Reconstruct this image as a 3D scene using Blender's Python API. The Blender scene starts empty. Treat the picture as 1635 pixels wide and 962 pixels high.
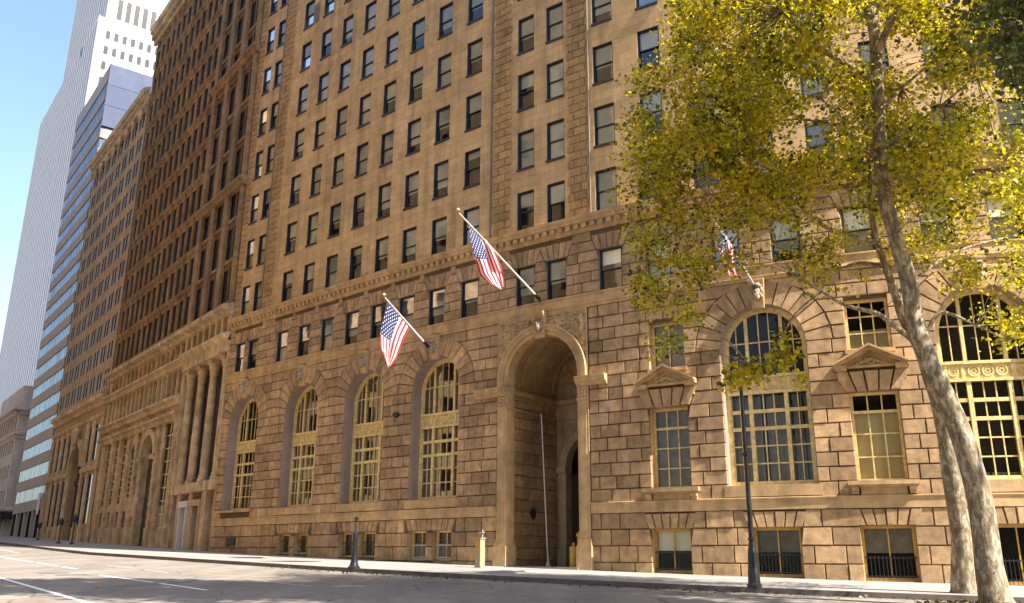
import bpy, bmesh, math, random
from mathutils import Vector, Matrix, noise as mnoise
random.seed(7)
rnd = random.random
def uni(a, b): return a + (b - a) * random.random()
sc = bpy.context.scene
COL = sc.collection
# ------------------------------------------------------------------ camera (eye is the origin, z is height above the eye)
FPX, PITCH, ROLL, CX, CY, PW, PH = 1400.0, .2867, .0069, 817.5, 481.0, 1635.0, 962.0
_r = Vector((1, 0, 0)); _u = Vector((0, -math.sin(PITCH), math.cos(PITCH))); _f = Vector((0, math.cos(PITCH), math.sin(PITCH)))
CR = _r * math.cos(ROLL) + _u * math.sin(ROLL); CU = -_r * math.sin(ROLL) + _u * math.cos(ROLL)
cam = bpy.data.objects.new('camera', bpy.data.cameras.new('camera')); COL.objects.link(cam)
cam.matrix_world = Matrix(((CR.x, CU.x, -_f.x, 0), (CR.y, CU.y, -_f.y, 0), (CR.z, CU.z, -_f.z, 0), (0, 0, 0, 1)))
cam.data.sensor_width = 36; cam.data.lens = 36 * FPX / PW; cam.data.clip_start = .1; cam.data.clip_end = 4000
sc.camera = cam
def ray(px, py):
    return CR * ((px - CX) / FPX) + CU * (-(py - CY) / FPX) + _f
def at(px, py, y):                       # sketch point -> place at the distance y
    d = ray(px, py); return d * (y / d.y)
def proj(v):
    d = v.dot(_f); return (CX + FPX * v.dot(CR) / d, CY - FPX * v.dot(CU) / d) if d > .1 else (-9999, -9999)
def in_frame(v, m=60):
    x, y = proj(v); return -m < x < PW + m and -m < y < PH + m
def gz(x, y):                            # the pavement falls away gently towards the viewer
    return -1.6 - .009 * max(-220, min(120, x)) + .0293 * max(-30, min(135, y))
# ------------------------------------------------------------------ objects
def link(o, parent=None):
    COL.objects.link(o)
    if parent is not None: o.parent = parent
    return o
def tag(o, label=None, cat=None, group=None, kind=None):
    for k, v in (('label', label), ('category', cat), ('group', group), ('kind', kind)):
        if v: o[k] = v
    return o
def empty(name, loc, label, cat, group=None):
    o = bpy.data.objects.new(name, None); o.location = loc; o.empty_display_size = .3
    link(o); return tag(o, label, cat, group)
class MB:
    def __init__(self, org=(0, 0, 0)): self.v = []; self.f = []; self.mi = []; self.uv = []; self.o = Vector(org); self.m = 0
    def p(self, co, uv=(0, 0)):
        self.v.append((co[0] - self.o.x, co[1] - self.o.y, co[2] - self.o.z)); self.uv.append(uv); return len(self.v) - 1
    def face(self, ids): self.f.append(tuple(ids)); self.mi.append(self.m)
    def quad(self, a, b, c, d, uvs=None):
        uvs = uvs or ((0, 0),) * 4
        self.face([self.p(q, t) for q, t in zip((a, b, c, d), uvs)])
    def hexa(self, q):                   # q: four near corners then four far ones
        i = [self.p(t) for t in q]
        for a in ((0, 1, 2, 3), (7, 6, 5, 4), (0, 4, 5, 1), (1, 5, 6, 2), (2, 6, 7, 3), (3, 7, 4, 0)): self.face([i[k] for k in a])
    def box(self, x0, x1, y0, y1, z0, z1):
        self.hexa([(x0, y0, z0), (x1, y0, z0), (x1, y0, z1), (x0, y0, z1), (x0, y1, z0), (x1, y1, z0), (x1, y1, z1), (x0, y1, z1)])
    def tube(self, pts, rad, n=8, cap=True):
        pts = [Vector(q) for q in pts]; rings = []
        up = Vector((0, 0, 1)); prev = None
        for k, q in enumerate(pts):
            t = (pts[min(k + 1, len(pts) - 1)] - pts[max(k - 1, 0)]).normalized()
            if prev is None:
                a = t.cross(up if abs(t.z) < .9 else Vector((1, 0, 0))).normalized()
            else:
                a = (prev - t * prev.dot(t)).normalized()
            prev = a; b = t.cross(a)
            r = rad[k] if isinstance(rad, (list, tuple)) else rad
            rings.append([self.p(q + (a * math.cos(2 * math.pi * j / n) + b * math.sin(2 * math.pi * j / n)) * r) for j in range(n)])
        for A, B in zip(rings, rings[1:]):
            for j in range(n): self.face((A[j], A[(j + 1) % n], B[(j + 1) % n], B[j]))
        if cap: self.face(rings[0][::-1]); self.face(rings[-1])
    def lathe(self, c, prof, n=16):
        c = Vector(c); rings = [[self.p((c.x + r * math.cos(2 * math.pi * j / n), c.y + r * math.sin(2 * math.pi * j / n), c.z + z)) for j in range(n)] for r, z in prof]
        for A, B in zip(rings, rings[1:]):
            for j in range(n): self.face((A[j], A[(j + 1) % n], B[(j + 1) % n], B[j]))
        self.face(rings[0][::-1]); self.face(rings[-1])
    def build(self, name, mats, parent=None, smooth=False, normals=True):
        me = bpy.data.meshes.new(name); me.from_pydata(self.v, [], self.f)
        for m in (mats if isinstance(mats, (list, tuple)) else [mats]): me.materials.append(m)
        me.polygons.foreach_set('material_index', self.mi)
        if any(u != (0, 0) for u in self.uv[:4000]):
            ul = me.uv_layers.new(name='UVMap'); flat = []
            for l in me.loops: flat.extend(self.uv[l.vertex_index])
            ul.data.foreach_set('uv', flat)
        if normals:
            bm = bmesh.new(); bm.from_mesh(me); bmesh.ops.recalc_face_normals(bm, faces=bm.faces); bm.to_mesh(me); bm.free()
        if smooth: me.polygons.foreach_set('use_smooth', [True] * len(me.polygons))
        me.update()
        return link(bpy.data.objects.new(name, me), parent)
# ------------------------------------------------------------------ materials
class G:
    def __init__(self, name):
        self.mat = bpy.data.materials.new(name); self.mat.use_nodes = True
        self.nt = self.mat.node_tree; self.b = self.nt.nodes['Principled BSDF']; self.out = self.nt.nodes['Material Output']
    def n(self, t, **kw):
        nd = self.nt.nodes.new(t)
        for k, v in kw.items():
            if k in nd.inputs: nd.inputs[k].default_value = v
            else: setattr(nd, k, v)
        return nd
    def l(self, a, b): self.nt.links.new(a, b)
    def math(self, op, a, b=None, c=None):
        m = self.n('ShaderNodeMath', operation=op)
        for i, q in enumerate((a, b, c)):
            if q is None: continue
            if isinstance(q, (int, float)): m.inputs[i].default_value = q
            else: self.l(q, m.inputs[i])
        return m.outputs[0]
    def ramp(self, fac, stops):
        r = self.n('ShaderNodeValToRGB'); e = r.color_ramp.elements
        while len(e) < len(stops): e.new(.5)
        for k, (p_, c_) in enumerate(stops): e[k].position = p_; e[k].color = (*c_, 1) if len(c_) == 3 else c_
        self.l(fac, r.inputs[0]); return r.outputs[0]
    def mul(self, a, b, fac=1.0, mode='MULTIPLY'):
        m = self.n('ShaderNodeMix', data_type='RGBA', blend_type=mode); m.inputs[0].default_value = fac
        for i, q in ((6, a), (7, b)):
            if isinstance(q, tuple): m.inputs[i].default_value = (*q, 1)
            else: self.l(q, m.inputs[i])
        return m.outputs[2]
def hexc(r, g, b): return (r, g, b)
def noise_col(g, scale, lo, hi, detail=6, coord=None, rough=.6, p0=.3, p1=.7, dist=0):
    nz = g.n('ShaderNodeTexNoise', Scale=scale, Detail=detail, Roughness=rough, Distortion=dist)
    if coord is not None: g.l(coord, nz.inputs['Vector'])
    return g.ramp(nz.outputs['Fac'], [(p0, (lo,) * 3), (p1, (hi,) * 3)]), nz
def stone(name, base, rough=.9, var=.2, island=0., bump=.25, scale=2.0, streak=.25, grain=24, tint=None):
    g = G(name); geo = g.n('ShaderNodeNewGeometry')
    big, _ = noise_col(g, .35, 1 - var * .9, 1 + var * .5, coord=geo.outputs['Position'])
    mid, nm = noise_col(g, scale, 1 - var, 1 + var * .6, coord=geo.outputs['Position'])
    mp = g.n('ShaderNodeMapping'); g.l(geo.outputs['Position'], mp.inputs['Vector']); mp.inputs['Scale'].default_value = (1.6, 1.6, .12)
    stk, _ = noise_col(g, 1.2, 1 - streak, 1.04, coord=mp.outputs['Vector'], p0=.25, p1=.62)
    c = g.mul(base, big); c = g.mul(c, mid); c = g.mul(c, stk)
    if island:
        r = g.ramp(geo.outputs['Random Per Island'], [(0, (1 - island * 1.3, 1 - island * 1.3, 1 - island * 1.3)), (.12, (1 - island * .6, 1 - island * .65, 1 - island * .75)), (.55, (1, 1, 1)), (1, (1 + island * .8, 1 + island * .74, 1 + island * .66))])
        c = g.mul(c, r)
    g.l(c, g.b.inputs['Base Color']); g.b.inputs['Roughness'].default_value = rough
    if bump:
        nz = g.n('ShaderNodeTexNoise', Scale=grain, Detail=8.0, Roughness=.7); g.l(geo.outputs['Position'], nz.inputs['Vector'])
        bp = g.n('ShaderNodeBump', Strength=bump, Distance=.05); g.l(nz.outputs['Fac'], bp.inputs['Height']); g.l(bp.outputs[0], g.b.inputs['Normal'])
    return g.mat
def ashlar(name, base, bw, bh, var=.12, mortar=.62, msize=.012):
    g = G(name); uv = g.n('ShaderNodeUVMap'); geo = g.n('ShaderNodeNewGeometry')
    br = g.n('ShaderNodeTexBrick', Scale=1.0); g.l(uv.outputs[0], br.inputs['Vector'])
    br.inputs['Color1'].default_value = (1 - var, 1 - var, 1 - var, 1); br.inputs['Color2'].default_value = (1 + var * .7,) * 3 + (1,)
    br.inputs['Mortar'].default_value = (mortar,) * 3 + (1,); br.inputs['Mortar Size'].default_value = msize; br.inputs['Bias'].default_value = 0
    br.inputs['Brick Width'].default_value = bw; br.inputs['Row Height'].default_value = bh; br.inputs['Mortar Smooth'].default_value = .3
    big, _ = noise_col(g, .22, .78, 1.12, coord=geo.outputs['Position'])
    mid, _ = noise_col(g, 1.4, .82, 1.08, coord=geo.outputs['Position'])
    mp = g.n('ShaderNodeMapping'); g.l(geo.outputs['Position'], mp.inputs['Vector']); mp.inputs['Scale'].default_value = (1.3, 1.3, .1)
    stk, _ = noise_col(g, 1.3, .7, 1.03, coord=mp.outputs['Vector'], p0=.3, p1=.55)
    c = g.mul(base, br.outputs['Color']); c = g.mul(c, big); c = g.mul(c, mid); c = g.mul(c, stk)
    g.l(c, g.b.inputs['Base Color']); g.b.inputs['Roughness'].default_value = .92
    bp = g.n('ShaderNodeBump', Strength=.5, Distance=.02, invert=True); g.l(br.outputs['Fac'], bp.inputs['Height']); g.l(bp.outputs[0], g.b.inputs['Normal'])
    return g.mat
def plain(name, col, rough=.5, metal=0., var=.15, scale=6., bump=0., island=0., spec=.5):
    g = G(name); geo = g.n('ShaderNodeNewGeometry')
    a, nz = noise_col(g, scale, 1 - var, 1 + var * .5, coord=geo.outputs['Position']); c = g.mul(col, a)
    if island:
        c = g.mul(c, g.ramp(geo.outputs['Random Per Island'], [(0, (1 - island,) * 3), (1, (1 + island,) * 3)]))
    g.l(c, g.b.inputs['Base Color']); g.b.inputs['Roughness'].default_value = rough; g.b.inputs['Metallic'].default_value = metal; g.b.inputs['Specular IOR Level'].default_value = spec
    if bump:
        bp = g.n('ShaderNodeBump', Strength=bump, Distance=.03); g.l(nz.outputs['Fac'], bp.inputs['Height']); g.l(bp.outputs[0], g.b.inputs['Normal'])
    return g.mat
def glass(name, tint=(.9, .93, .92), gloss=.22, wav=.02, rc=.5):
    g = G(name); g.nt.nodes.remove(g.b)
    tr = g.n('ShaderNodeBsdfTransparent'); tr.inputs[0].default_value = (*tint, 1)
    gl = g.n('ShaderNodeBsdfGlossy', Roughness=.03); gl.inputs[0].default_value = (rc, rc, rc * .98, 1)
    geo = g.n('ShaderNodeNewGeometry'); nz = g.n('ShaderNodeTexNoise', Scale=1.3, Detail=2.0); g.l(geo.outputs['Position'], nz.inputs['Vector'])
    bp = g.n('ShaderNodeBump', Strength=wav * 1.5, Distance=.05); g.l(nz.outputs['Fac'], bp.inputs['Height']); g.l(bp.outputs[0], gl.inputs['Normal'])
    fr = g.n('ShaderNodeFresnel', IOR=1.5); f2 = g.math('MULTIPLY_ADD', fr.outputs[0], .9, gloss)
    mx = g.n('ShaderNodeMixShader'); g.l(f2, mx.inputs[0]); g.l(tr.outputs[0], mx.inputs[1]); g.l(gl.outputs[0], mx.inputs[2]); g.l(mx.outputs[0], g.out.inputs[0])
    return g.mat
TAN = (.385, .262, .152)
M = dict(
    block=stone('rusticated_stone', (.475, .305, .155), var=.36, island=.28, bump=.7, streak=.3, scale=3),
    joint=stone('dark_joint_stone', (.12, .076, .04), var=.2, bump=.1),  # dark mortar colour of the joints, used on roof and ends too
    ashlar=ashlar('ashlar_stone', (.57, .365, .165), 1.15, .46),
    strip=stone('quoin_stone', (.41, .25, .105), var=.26, island=.2, bump=.4, streak=.2, scale=4),
    trim=stone('dressed_stone', (.54, .355, .17), var=.28, island=.0, bump=.15, streak=.3),
    reveal=stone('shaded_reveal_stone', (.34, .265, .21), var=.12, bump=.1, streak=.2),  # shade of the arch recesses put into a greyer, darker tone
    pale=stone('pale_weathered_stone', (.40, .305, .21), var=.35, bump=.3, streak=.35),
    carve=stone('carved_stone', (.48, .33, .165), var=.25, bump=.35, streak=.3),
    navy=plain('dark_blue_sash_paint', (.018, .022, .032), .45, var=.3),
    cream=plain('cream_yellow_frame_paint', (.74, .55, .23), .5, var=.4, scale=5),
    amber=plain('golden_brown_frame_paint', (.50, .29, .05), .45, var=.3),
    iron=plain('black_iron_paint', (.012, .013, .016), .4, var=.4),
    glass=glass('window_glass', (.82, .82, .77), .01, .02, .36), dglass=glass('dark_window_glass', (.55, .6, .6), .2, .01), tglass=glass('upper_window_glass', (.98, .98, .96), .07, .02, .85),
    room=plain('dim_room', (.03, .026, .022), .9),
    body=plain('dark_room_sheet', (.035, .03, .026), .95),
    blind=plain('cream_roller_blind', (.84, .79, .62), .8, var=.12, scale=1.2, island=.0),
    blind2=plain('grey_green_blind', (.55, .54, .43), .8, var=.2, scale=1.2),
    curtain=plain('taupe_curtain', (.26, .225, .17), .9, var=.35, scale=2.5),
    yblind=plain('yellowed_paper_blind', (.60, .50, .27), .8, var=.15, scale=1.0),
    gold=plain('mustard_metal', (.5, .30, .04), .45, var=.3),
    pipe=plain('grey_brown_pipe', (.20, .15, .11), .6),
    pole=plain('weathered_white_pole', (.55, .5, .44), .5),
    finial=plain('gilded_finial', (.4, .27, .08), .4, .6),
)
# ------------------------------------------------------------------ facades: s along the wall, n out of it, z up
class Curved:                            # the long office building bends with the street
    C = (1.89789242e-04, 8.75561519e-03, -7.78232770e-01, 44.0722719)
    def __init__(self, x0, x1):
        self.t = []; s = 0; px = None
        N = 3000
        for i in range(N + 1):
            x = x0 + (x1 - x0) * i / N; y = self.y(x)
            if px is not None: s += math.hypot(x - px[0], y - px[1])
            px = (x, y); self.t.append((s, x))
        self.len = s
    def y(self, x): a, b, c, d = self.C; return ((a * x + b) * x + c) * x + d
    def xs(self, s):
        f = max(0, min(1, s / self.len)) * (len(self.t) - 1); lo, hi = 0, len(self.t) - 1
        while hi - lo > 1:
            m = (lo + hi) // 2
            if self.t[m][0] <= s: lo = m
            else: hi = m
        s0, x0 = self.t[lo]; s1, x1 = self.t[hi]; return x0 + (x1 - x0) * (s - s0) / (s1 - s0)
    def tan(self, s):
        x = self.xs(s); a, b, c, d = self.C; return Vector((1, 3 * a * x * x + 2 * b * x + c, 0)).normalized()
    def __call__(self, s, n, z):
        x = self.xs(s); t = self.tan(s); return Vector((x + t.y * n, self.y(x) - t.x * n, z))
class Straight:                          # s runs away up the street
    def __init__(self, p0, d, off=0, s0=0):
        self.d = Vector((d[0], d[1], 0)).normalized(); self.no = Vector((-self.d.y, self.d.x, 0)); self.p0 = Vector((p0[0], p0[1], 0)) + self.no * off + self.d * s0
    def tan(self, s): return self.d
    def __call__(self, s, n, z): q = self.p0 + self.d * s + self.no * n; return Vector((q.x, q.y, z))
def fbox(mb, F, s0, s1, n0, n1, z0, z1, step=1.2):
    k = max(1, int(math.ceil(abs(s1 - s0) / step))) if isinstance(F, Curved) else 1
    for i in range(k):
        a = s0 + (s1 - s0) * i / k; b = s0 + (s1 - s0) * (i + 1) / k
        mb.hexa([F(a, n1, z0), F(b, n1, z0), F(b, n1, z1), F(a, n1, z1), F(a, n0, z0), F(b, n0, z0), F(b, n0, z1), F(a, n0, z1)])
def sweep(mb, F, prof, s0, s1, step=1.0, caps=True):   # prof: list of (n, z), open towards the wall
    k = max(1, int(math.ceil((s1 - s0) / step))) if isinstance(F, Curved) else max(1, int((s1 - s0) / 8))
    rows = []
    for i in range(k + 1):
        s = s0 + (s1 - s0) * i / k; rows.append([mb.p(F(s, n, z), (s, z)) for n, z in prof])
    for A, B in zip(rows, rows[1:]):
        for j in range(len(prof) - 1): mb.face((A[j], A[j + 1], B[j + 1], B[j]))
    if caps: mb.face(rows[0]); mb.face(rows[-1][::-1])
def block(mb, F, q, h=.07, bev=.03, gap=.007, n0=0.):   # q: four (s, z) corners, anticlockwise; a raised stone with splayed edges
    cs = sum(a for a, b in q) / 4; cz = sum(b for a, b in q) / 4
    def shrink(d):
        o = []
        for i in range(4):
            a, b, c = Vector(q[i - 1]), Vector(q[i]), Vector(q[(i + 1) % 4])
            e1 = (b - a); e2 = (c - b)
            if e1.length < 1e-4 or e2.length < 1e-4: return None
            e1.normalize(); e2.normalize(); m1 = Vector((-e1.y, e1.x)); m2 = Vector((-e2.y, e2.x))
            k = 1 + m1.dot(m2); o.append(b + (m1 + m2) * (d / max(.3, k)))
        return o
    A = shrink(gap); B = shrink(gap + bev)
    if A is None: return
    hh = h * uni(.82, 1.2)
    lo = [mb.p(F(a.x, n0 - .01, a.y), (a.x, a.y)) for a in A]; hi = [mb.p(F(b.x, n0 + hh, b.y), (b.x, b.y)) for b in B]
    mb.face(hi)
    for i in range(4): mb.face((lo[i], lo[(i + 1) % 4], hi[(i + 1) % 4], hi[i]))
class Op:                                # an opening; arch ones have a round head of radius hw above z1
    def __init__(self, c, hw, z0, z1, arch=False, ring=0., fan=0.): self.c, self.hw, self.z0, self.z1, self.arch, self.ring, self.fan = c, hw, z0, z1, arch, ring, fan
    @property
    def top(self): return self.z1 + (self.hw if self.arch else 0)
    def clear(self, z):                  # half width kept free of coursed stones at the height z
        if z < self.z0 - 1e-6: return 0
        if self.arch:
            if z <= self.z1: return self.hw
            ro = self.hw + self.ring; d = ro * ro - (z - self.z1) ** 2
            return math.sqrt(d) if d > 0 else 0
        if z <= self.z1 + 1e-6: return self.hw
        if self.fan and z <= self.z1 + self.fan: return self.hw + .12 + .42 * (z - self.z1)
        return 0
def wall_sheet(mb, F, s0, s1, z0, z1, ops, step=1.5, n=0., mid_z=()):
    S = {s0, s1}; Z = {z0, z1} | set(mid_z); k = int((s1 - s0) / step)
    for i in range(k): S.add(round(s0 + (s1 - s0) * i / max(1, k), 3))
    for o in ops:
        for a in (o.c - o.hw, o.c + o.hw):
            if s0 < a < s1: S.add(round(a, 3))
        for a in (o.z0, o.z1, o.top):
            if z0 < a < z1: Z.add(round(a, 3))
    S = sorted(S); Z = sorted(Z); S = [a for i, a in enumerate(S) if i == 0 or a - S[i - 1] > 1e-3]; Z = [a for i, a in enumerate(Z) if i == 0 or a - Z[i - 1] > 1e-3]
    idx = {}
    def P(i, j):
        if (i, j) not in idx: idx[i, j] = mb.p(F(S[i], n, Z[j]), (S[i], Z[j]))
        return idx[i, j]
    for i in range(len(S) - 1):
        a = (S[i] + S[i + 1]) / 2; near = [o for o in ops if abs(a - o.c) < o.hw]
        for j in range(len(Z) - 1):
            b = (Z[j] + Z[j + 1]) / 2
            if any(o.z0 < b < o.top for o in near): continue
            mb.face((P(i, j), P(i + 1, j), P(i + 1, j + 1), P(i, j + 1)))
    for o in ops:
        if o.arch:
            K = 28; pr = None
            for i in range(K + 1):
                t = math.pi - math.pi * i / K; s = o.c + o.hw * math.cos(t); z = o.z1 + o.hw * math.sin(t)
                cur = (mb.p(F(s, n, z), (s, z)), mb.p(F(s, n, o.top), (s, o.top)))
                if pr: mb.face((pr[0], cur[0], cur[1], pr[1]))
                pr = cur
def reveal(mb, F, o, d, n=0., sill=True):
    pts = [(o.c - o.hw, o.z0)]
    if o.arch: pts += [(o.c + o.hw * math.cos(math.pi * (1 - i / 24)), o.z1 + o.hw * math.sin(math.pi * (1 - i / 24))) for i in range(25)]
    else: pts += [(o.c - o.hw, o.z1), (o.c + o.hw, o.z1)]
    pts += [(o.c + o.hw, o.z0)]
    if sill: pts.append(pts[0])
    for (a, b), (c, e) in zip(pts, pts[1:]): mb.quad(F(a, n, b), F(c, n, e), F(c, n - d, e), F(a, n - d, b), ((a, b), (c, e), (c, e), (a, b)))
def courses(mb, F, s0, s1, z0, z1, nrow, ops, lmin=.78, lmax=1.3, h=.07, quoin=True, bot=None):
    H = (z1 - z0) / nrow
    for r in range(nrow):
        a = z0 + r * H; b = a + H; iv = [(s0, s0, s1, s1)]
        for o in ops:
            ca, cb = o.clear(a + 1e-4), o.clear(b - 1e-4); cm = max(ca, cb, o.clear((a + b) / 2))
            if cm <= 0 : continue
            if ca <= 0: ca = cm
            if cb <= 0: cb = ca * .55 if o.arch else cm
            nv = []
            for (la, lb, ra, rb) in iv:
                if o.c + cm <= min(la, lb) or o.c - cm >= max(ra, rb): nv.append((la, lb, ra, rb)); continue
                if o.c - cm > min(la, lb) + .05: nv.append((la, lb, o.c - ca, o.c - cb))
                if o.c + cm < max(ra, rb) - .05: nv.append((o.c + ca, o.c + cb, ra, rb))
            iv = nv
        for (la, lb, ra, rb) in iv:
            L = max(la, lb); R = min(ra, rb); W = R - L
            if W < .3:
                if la > ra: la = ra = (la + ra) / 2
                if lb > rb: lb = rb = (lb + rb) / 2
                if max(ra - la, rb - lb) > .12:
                    if ra - la < .03: la -= .02; ra += .02
                    if rb - lb < .03: lb -= .02; rb += .02
                    block(mb, F, [(la, a), (ra, a), (rb, b), (lb, b)], h, min(.035, max(ra - la, rb - lb) * .12), .01)
                continue
            cuts = []; x = L + (uni(.42, .6) if r % 2 else uni(.75, 1.1)) if quoin else L + uni(lmin, lmax) * (.5 if r % 2 else 1)
            endm = uni(.42, .6) if r % 2 == 0 else uni(.75, 1.1)
            while x < R - endm * .8: cuts.append(x); x += uni(lmin, lmax)
            if cuts and quoin and R - cuts[-1] > 1.25: cuts.append(R - uni(.45, .6))
            e0 = (la, lb)
            for c in cuts + [None]:
                e1 = (c, c) if c is not None else (ra, rb)
                if bot and bot((e0[0] + e1[0]) / 2) > b - .12: e0 = e1; continue
                aa = max(a, bot((e0[0] + e1[0]) / 2) - .1) if bot else a
                block(mb, F, [(e0[0], aa), (e1[0], aa), (e1[1], b), (e0[1], b)], h); e0 = e1
def voussoirs(mb, F, o, n, ztop, h=.085, gap0=0., key=True):
    for i in range(n):
        if key and i == n // 2: continue
        a0 = math.pi * (1 - i / n); a1 = math.pi * (1 - (i + 1) / n); ro = o.hw + o.ring
        q = []
        for a, r in ((a0, o.hw + gap0), (a0, ro), (a1, ro), (a1, o.hw + gap0)):
            z = o.z1 + r * math.sin(a); s = o.c + r * math.cos(a)
            if z > ztop: z = ztop
            q.append((s, z))
        block(mb, F, [q[0], q[3], q[2], q[1]], h)
def fan(mb, F, c, hw, z0, h, n, hb=.085, spread=.42):
    for i in range(n):
        u0 = -1 + 2 * i / n; u1 = -1 + 2 * (i + 1) / n; b = hw + .12; t = b + spread * h
        block(mb, F, [(c + u0 * b, z0), (c + u1 * b, z0), (c + u1 * t, z0 + h), (c + u0 * t, z0 + h)], hb)
# ------------------------------------------------------------------ the corner-to-corner curved office building
F = Curved(-20.4, 31.0)
def gs(s): q = F(s, 0, 0); return gz(q.x, q.y)
SMAX = 57.0; ZTOP = 62.0
ORG = F(0, 0, gs(0))
main = empty('office_building', ORG, 'long curved tan stone office building with rusticated base, arched windows and flags', 'building')
ARCH = [2.74, 9.52, 15.83, 21.79, 40.15, 48.78]; GATE = 29.07
arch_ops = [Op(c, 1.82, 3.05, 8.975, True, 1.12) for c in ARCH]
gate_op = Op(GATE, 2.12, -2.0, 8.75, True, .6)
S_ops = [Op(35.8, .90, 3.06, 6.61), Op(44.4, .92, 3.1, 6.65), Op(53.2, .92, 3.1, 6.65)]
E_ops = [Op(35.85, .82, 8.4, 10.58), Op(44.45, .84, 8.42, 10.56), Op(53.2, .84, 8.42, 10.56)]
P_ops = []
for c in (9.6, 15.85, 21.7):
    for k in (-.92, .92): P_ops.append(Op(c + k, .68, gs(c) + .12, 1.45, fan=0))
D_ops = [Op(35.67, .88, gs(35.7) + .04, 1.34, fan=.66), Op(40.16, .95, gs(40) + .04, 1.34, fan=.66), Op(44.36, .97, gs(44.4) + .04, 1.38, fan=.66), Op(48.9, .95, gs(49) + .04, 1.40, fan=.66)]
PF_ops = [Op(c, 1.55, 1.45, 1.46, fan=.6) for c in (9.6, 15.85, 21.7)]
COLS0 = [1.43, 3.07] + [6.68 + 2.5 * i for i in range(8)] + [28.02, 29.98, 33.1, 35.6, 38.85, 41.5, 44.5, 47.55, 50.15, 53.2]
COLSU = [1.43, 3.07] + [6.68 + 2.5 * i for i in range(8)] + [28.02, 29.98, 32.95, 35.56, 38.15, 40.75, 43.35, 45.95, 48.55, 51.15, 53.75]
def ww(c): return .5 if c < 2 else (.56 if c < 4 or 27 < c < 31 else .6)
R0_ops = [Op(c, ww(c) + .02, 12.62, 14.76, fan=.85) for c in COLS0]
UP_ops = []
for k in range(12):
    zb = 16.78 + 3.6 * k
    for c in COLSU:
        if in_frame(F(c, 0, zb + 1), 110): UP_ops.append(Op(c, ww(c), zb, zb + 2.25))
UP_ops = [o for o in UP_ops if o.top < ZTOP - 1]
low_ops = arch_ops + [gate_op] + S_ops + E_ops + P_ops + D_ops
# wall: joint-coloured backing below, smooth ashlar above, raised stones in courses
wm = MB(ORG)
wm.m = 1; wall_sheet(wm, F, 0, SMAX, -1.5, 12.62, low_ops)
wall_sheet(wm, F, 0, SMAX, 12.62, 15.9, R0_ops)
wm.m = 0; wall_sheet(wm, F, 0, SMAX, 15.9, ZTOP, UP_ops)
wm.m = 2
gate_side = Op(GATE, 2.75, -2, 12.2)     # the dressed surround of the gate takes this strip
course_ops = arch_ops + [gate_side] + S_ops + E_ops + [Op(o.c, o.hw, o.z0, o.z1, fan=.9) for o in S_ops]
courses(wm, F, 0, SMAX, -.78, 2.06, 4, P_ops + PF_ops + D_ops + [gate_side], .8, 1.45, .08, bot=gs)
for c in (9.6, 15.85, 21.7): fan(wm, F, c, 1.5, 1.45, .6, 9)
for o in D_ops: fan(wm, F, o.c, o.hw, o.z1, .66, 6, .1)
courses(wm, F, 0, SMAX, 2.54, 11.9, 16, course_ops, .75, 1.3, .08)
for o in arch_ops: voussoirs(wm, F, o, 15, 11.9, .07)
courses(wm, F, 0, SMAX, 12.66, 15.86, 6, R0_ops, .7, 1.25, .06)
for o in R0_ops: fan(wm, F, o.c, o.hw, o.z1, .85, 5, .045)
wm.m = 3
for o in arch_ops: reveal(wm, F, o, .95)
wm.m = 0
for o in S_ops + E_ops: reveal(wm, F, o, .5)
for o in P_ops + D_ops: reveal(wm, F, o, .55)
for o in R0_ops + UP_ops: reveal(wm, F, o, .42)
# roof, ends, and a core that keeps daylight out, its dark colour standing for unlit rooms
wm.m = 1
for i in range(38):
    a, b = SMAX * i / 38, SMAX * (i + 1) / 38
    wm.quad(F(a, 0, ZTOP), F(b, 0, ZTOP), F(b, -16, ZTOP), F(a, -16, ZTOP)); wm.quad(F(a, -16, -3), F(b, -16, -3), F(b, -16, ZTOP), F(a, -16, ZTOP))
for s in (0, SMAX): wm.quad(F(s, 0, -3), F(s, -16, -3), F(s, -16, ZTOP), F(s, 0, ZTOP))
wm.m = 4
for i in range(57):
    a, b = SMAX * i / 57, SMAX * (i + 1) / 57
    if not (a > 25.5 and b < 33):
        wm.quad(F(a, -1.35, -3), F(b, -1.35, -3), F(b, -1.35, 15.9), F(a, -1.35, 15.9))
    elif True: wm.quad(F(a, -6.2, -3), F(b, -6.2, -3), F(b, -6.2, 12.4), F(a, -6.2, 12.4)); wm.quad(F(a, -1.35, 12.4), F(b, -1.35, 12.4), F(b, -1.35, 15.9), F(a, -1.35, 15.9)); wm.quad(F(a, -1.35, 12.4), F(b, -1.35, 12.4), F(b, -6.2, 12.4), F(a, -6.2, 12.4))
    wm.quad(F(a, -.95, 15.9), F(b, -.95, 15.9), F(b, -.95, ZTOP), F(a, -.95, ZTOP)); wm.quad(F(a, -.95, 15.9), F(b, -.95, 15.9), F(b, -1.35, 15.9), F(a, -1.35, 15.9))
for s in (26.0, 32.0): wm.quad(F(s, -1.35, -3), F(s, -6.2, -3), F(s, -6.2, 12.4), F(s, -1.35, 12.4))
wall = wm.build('wall', [M['ashlar'], M['joint'], M['block'], M['reveal'], M['body']], main)
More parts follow.
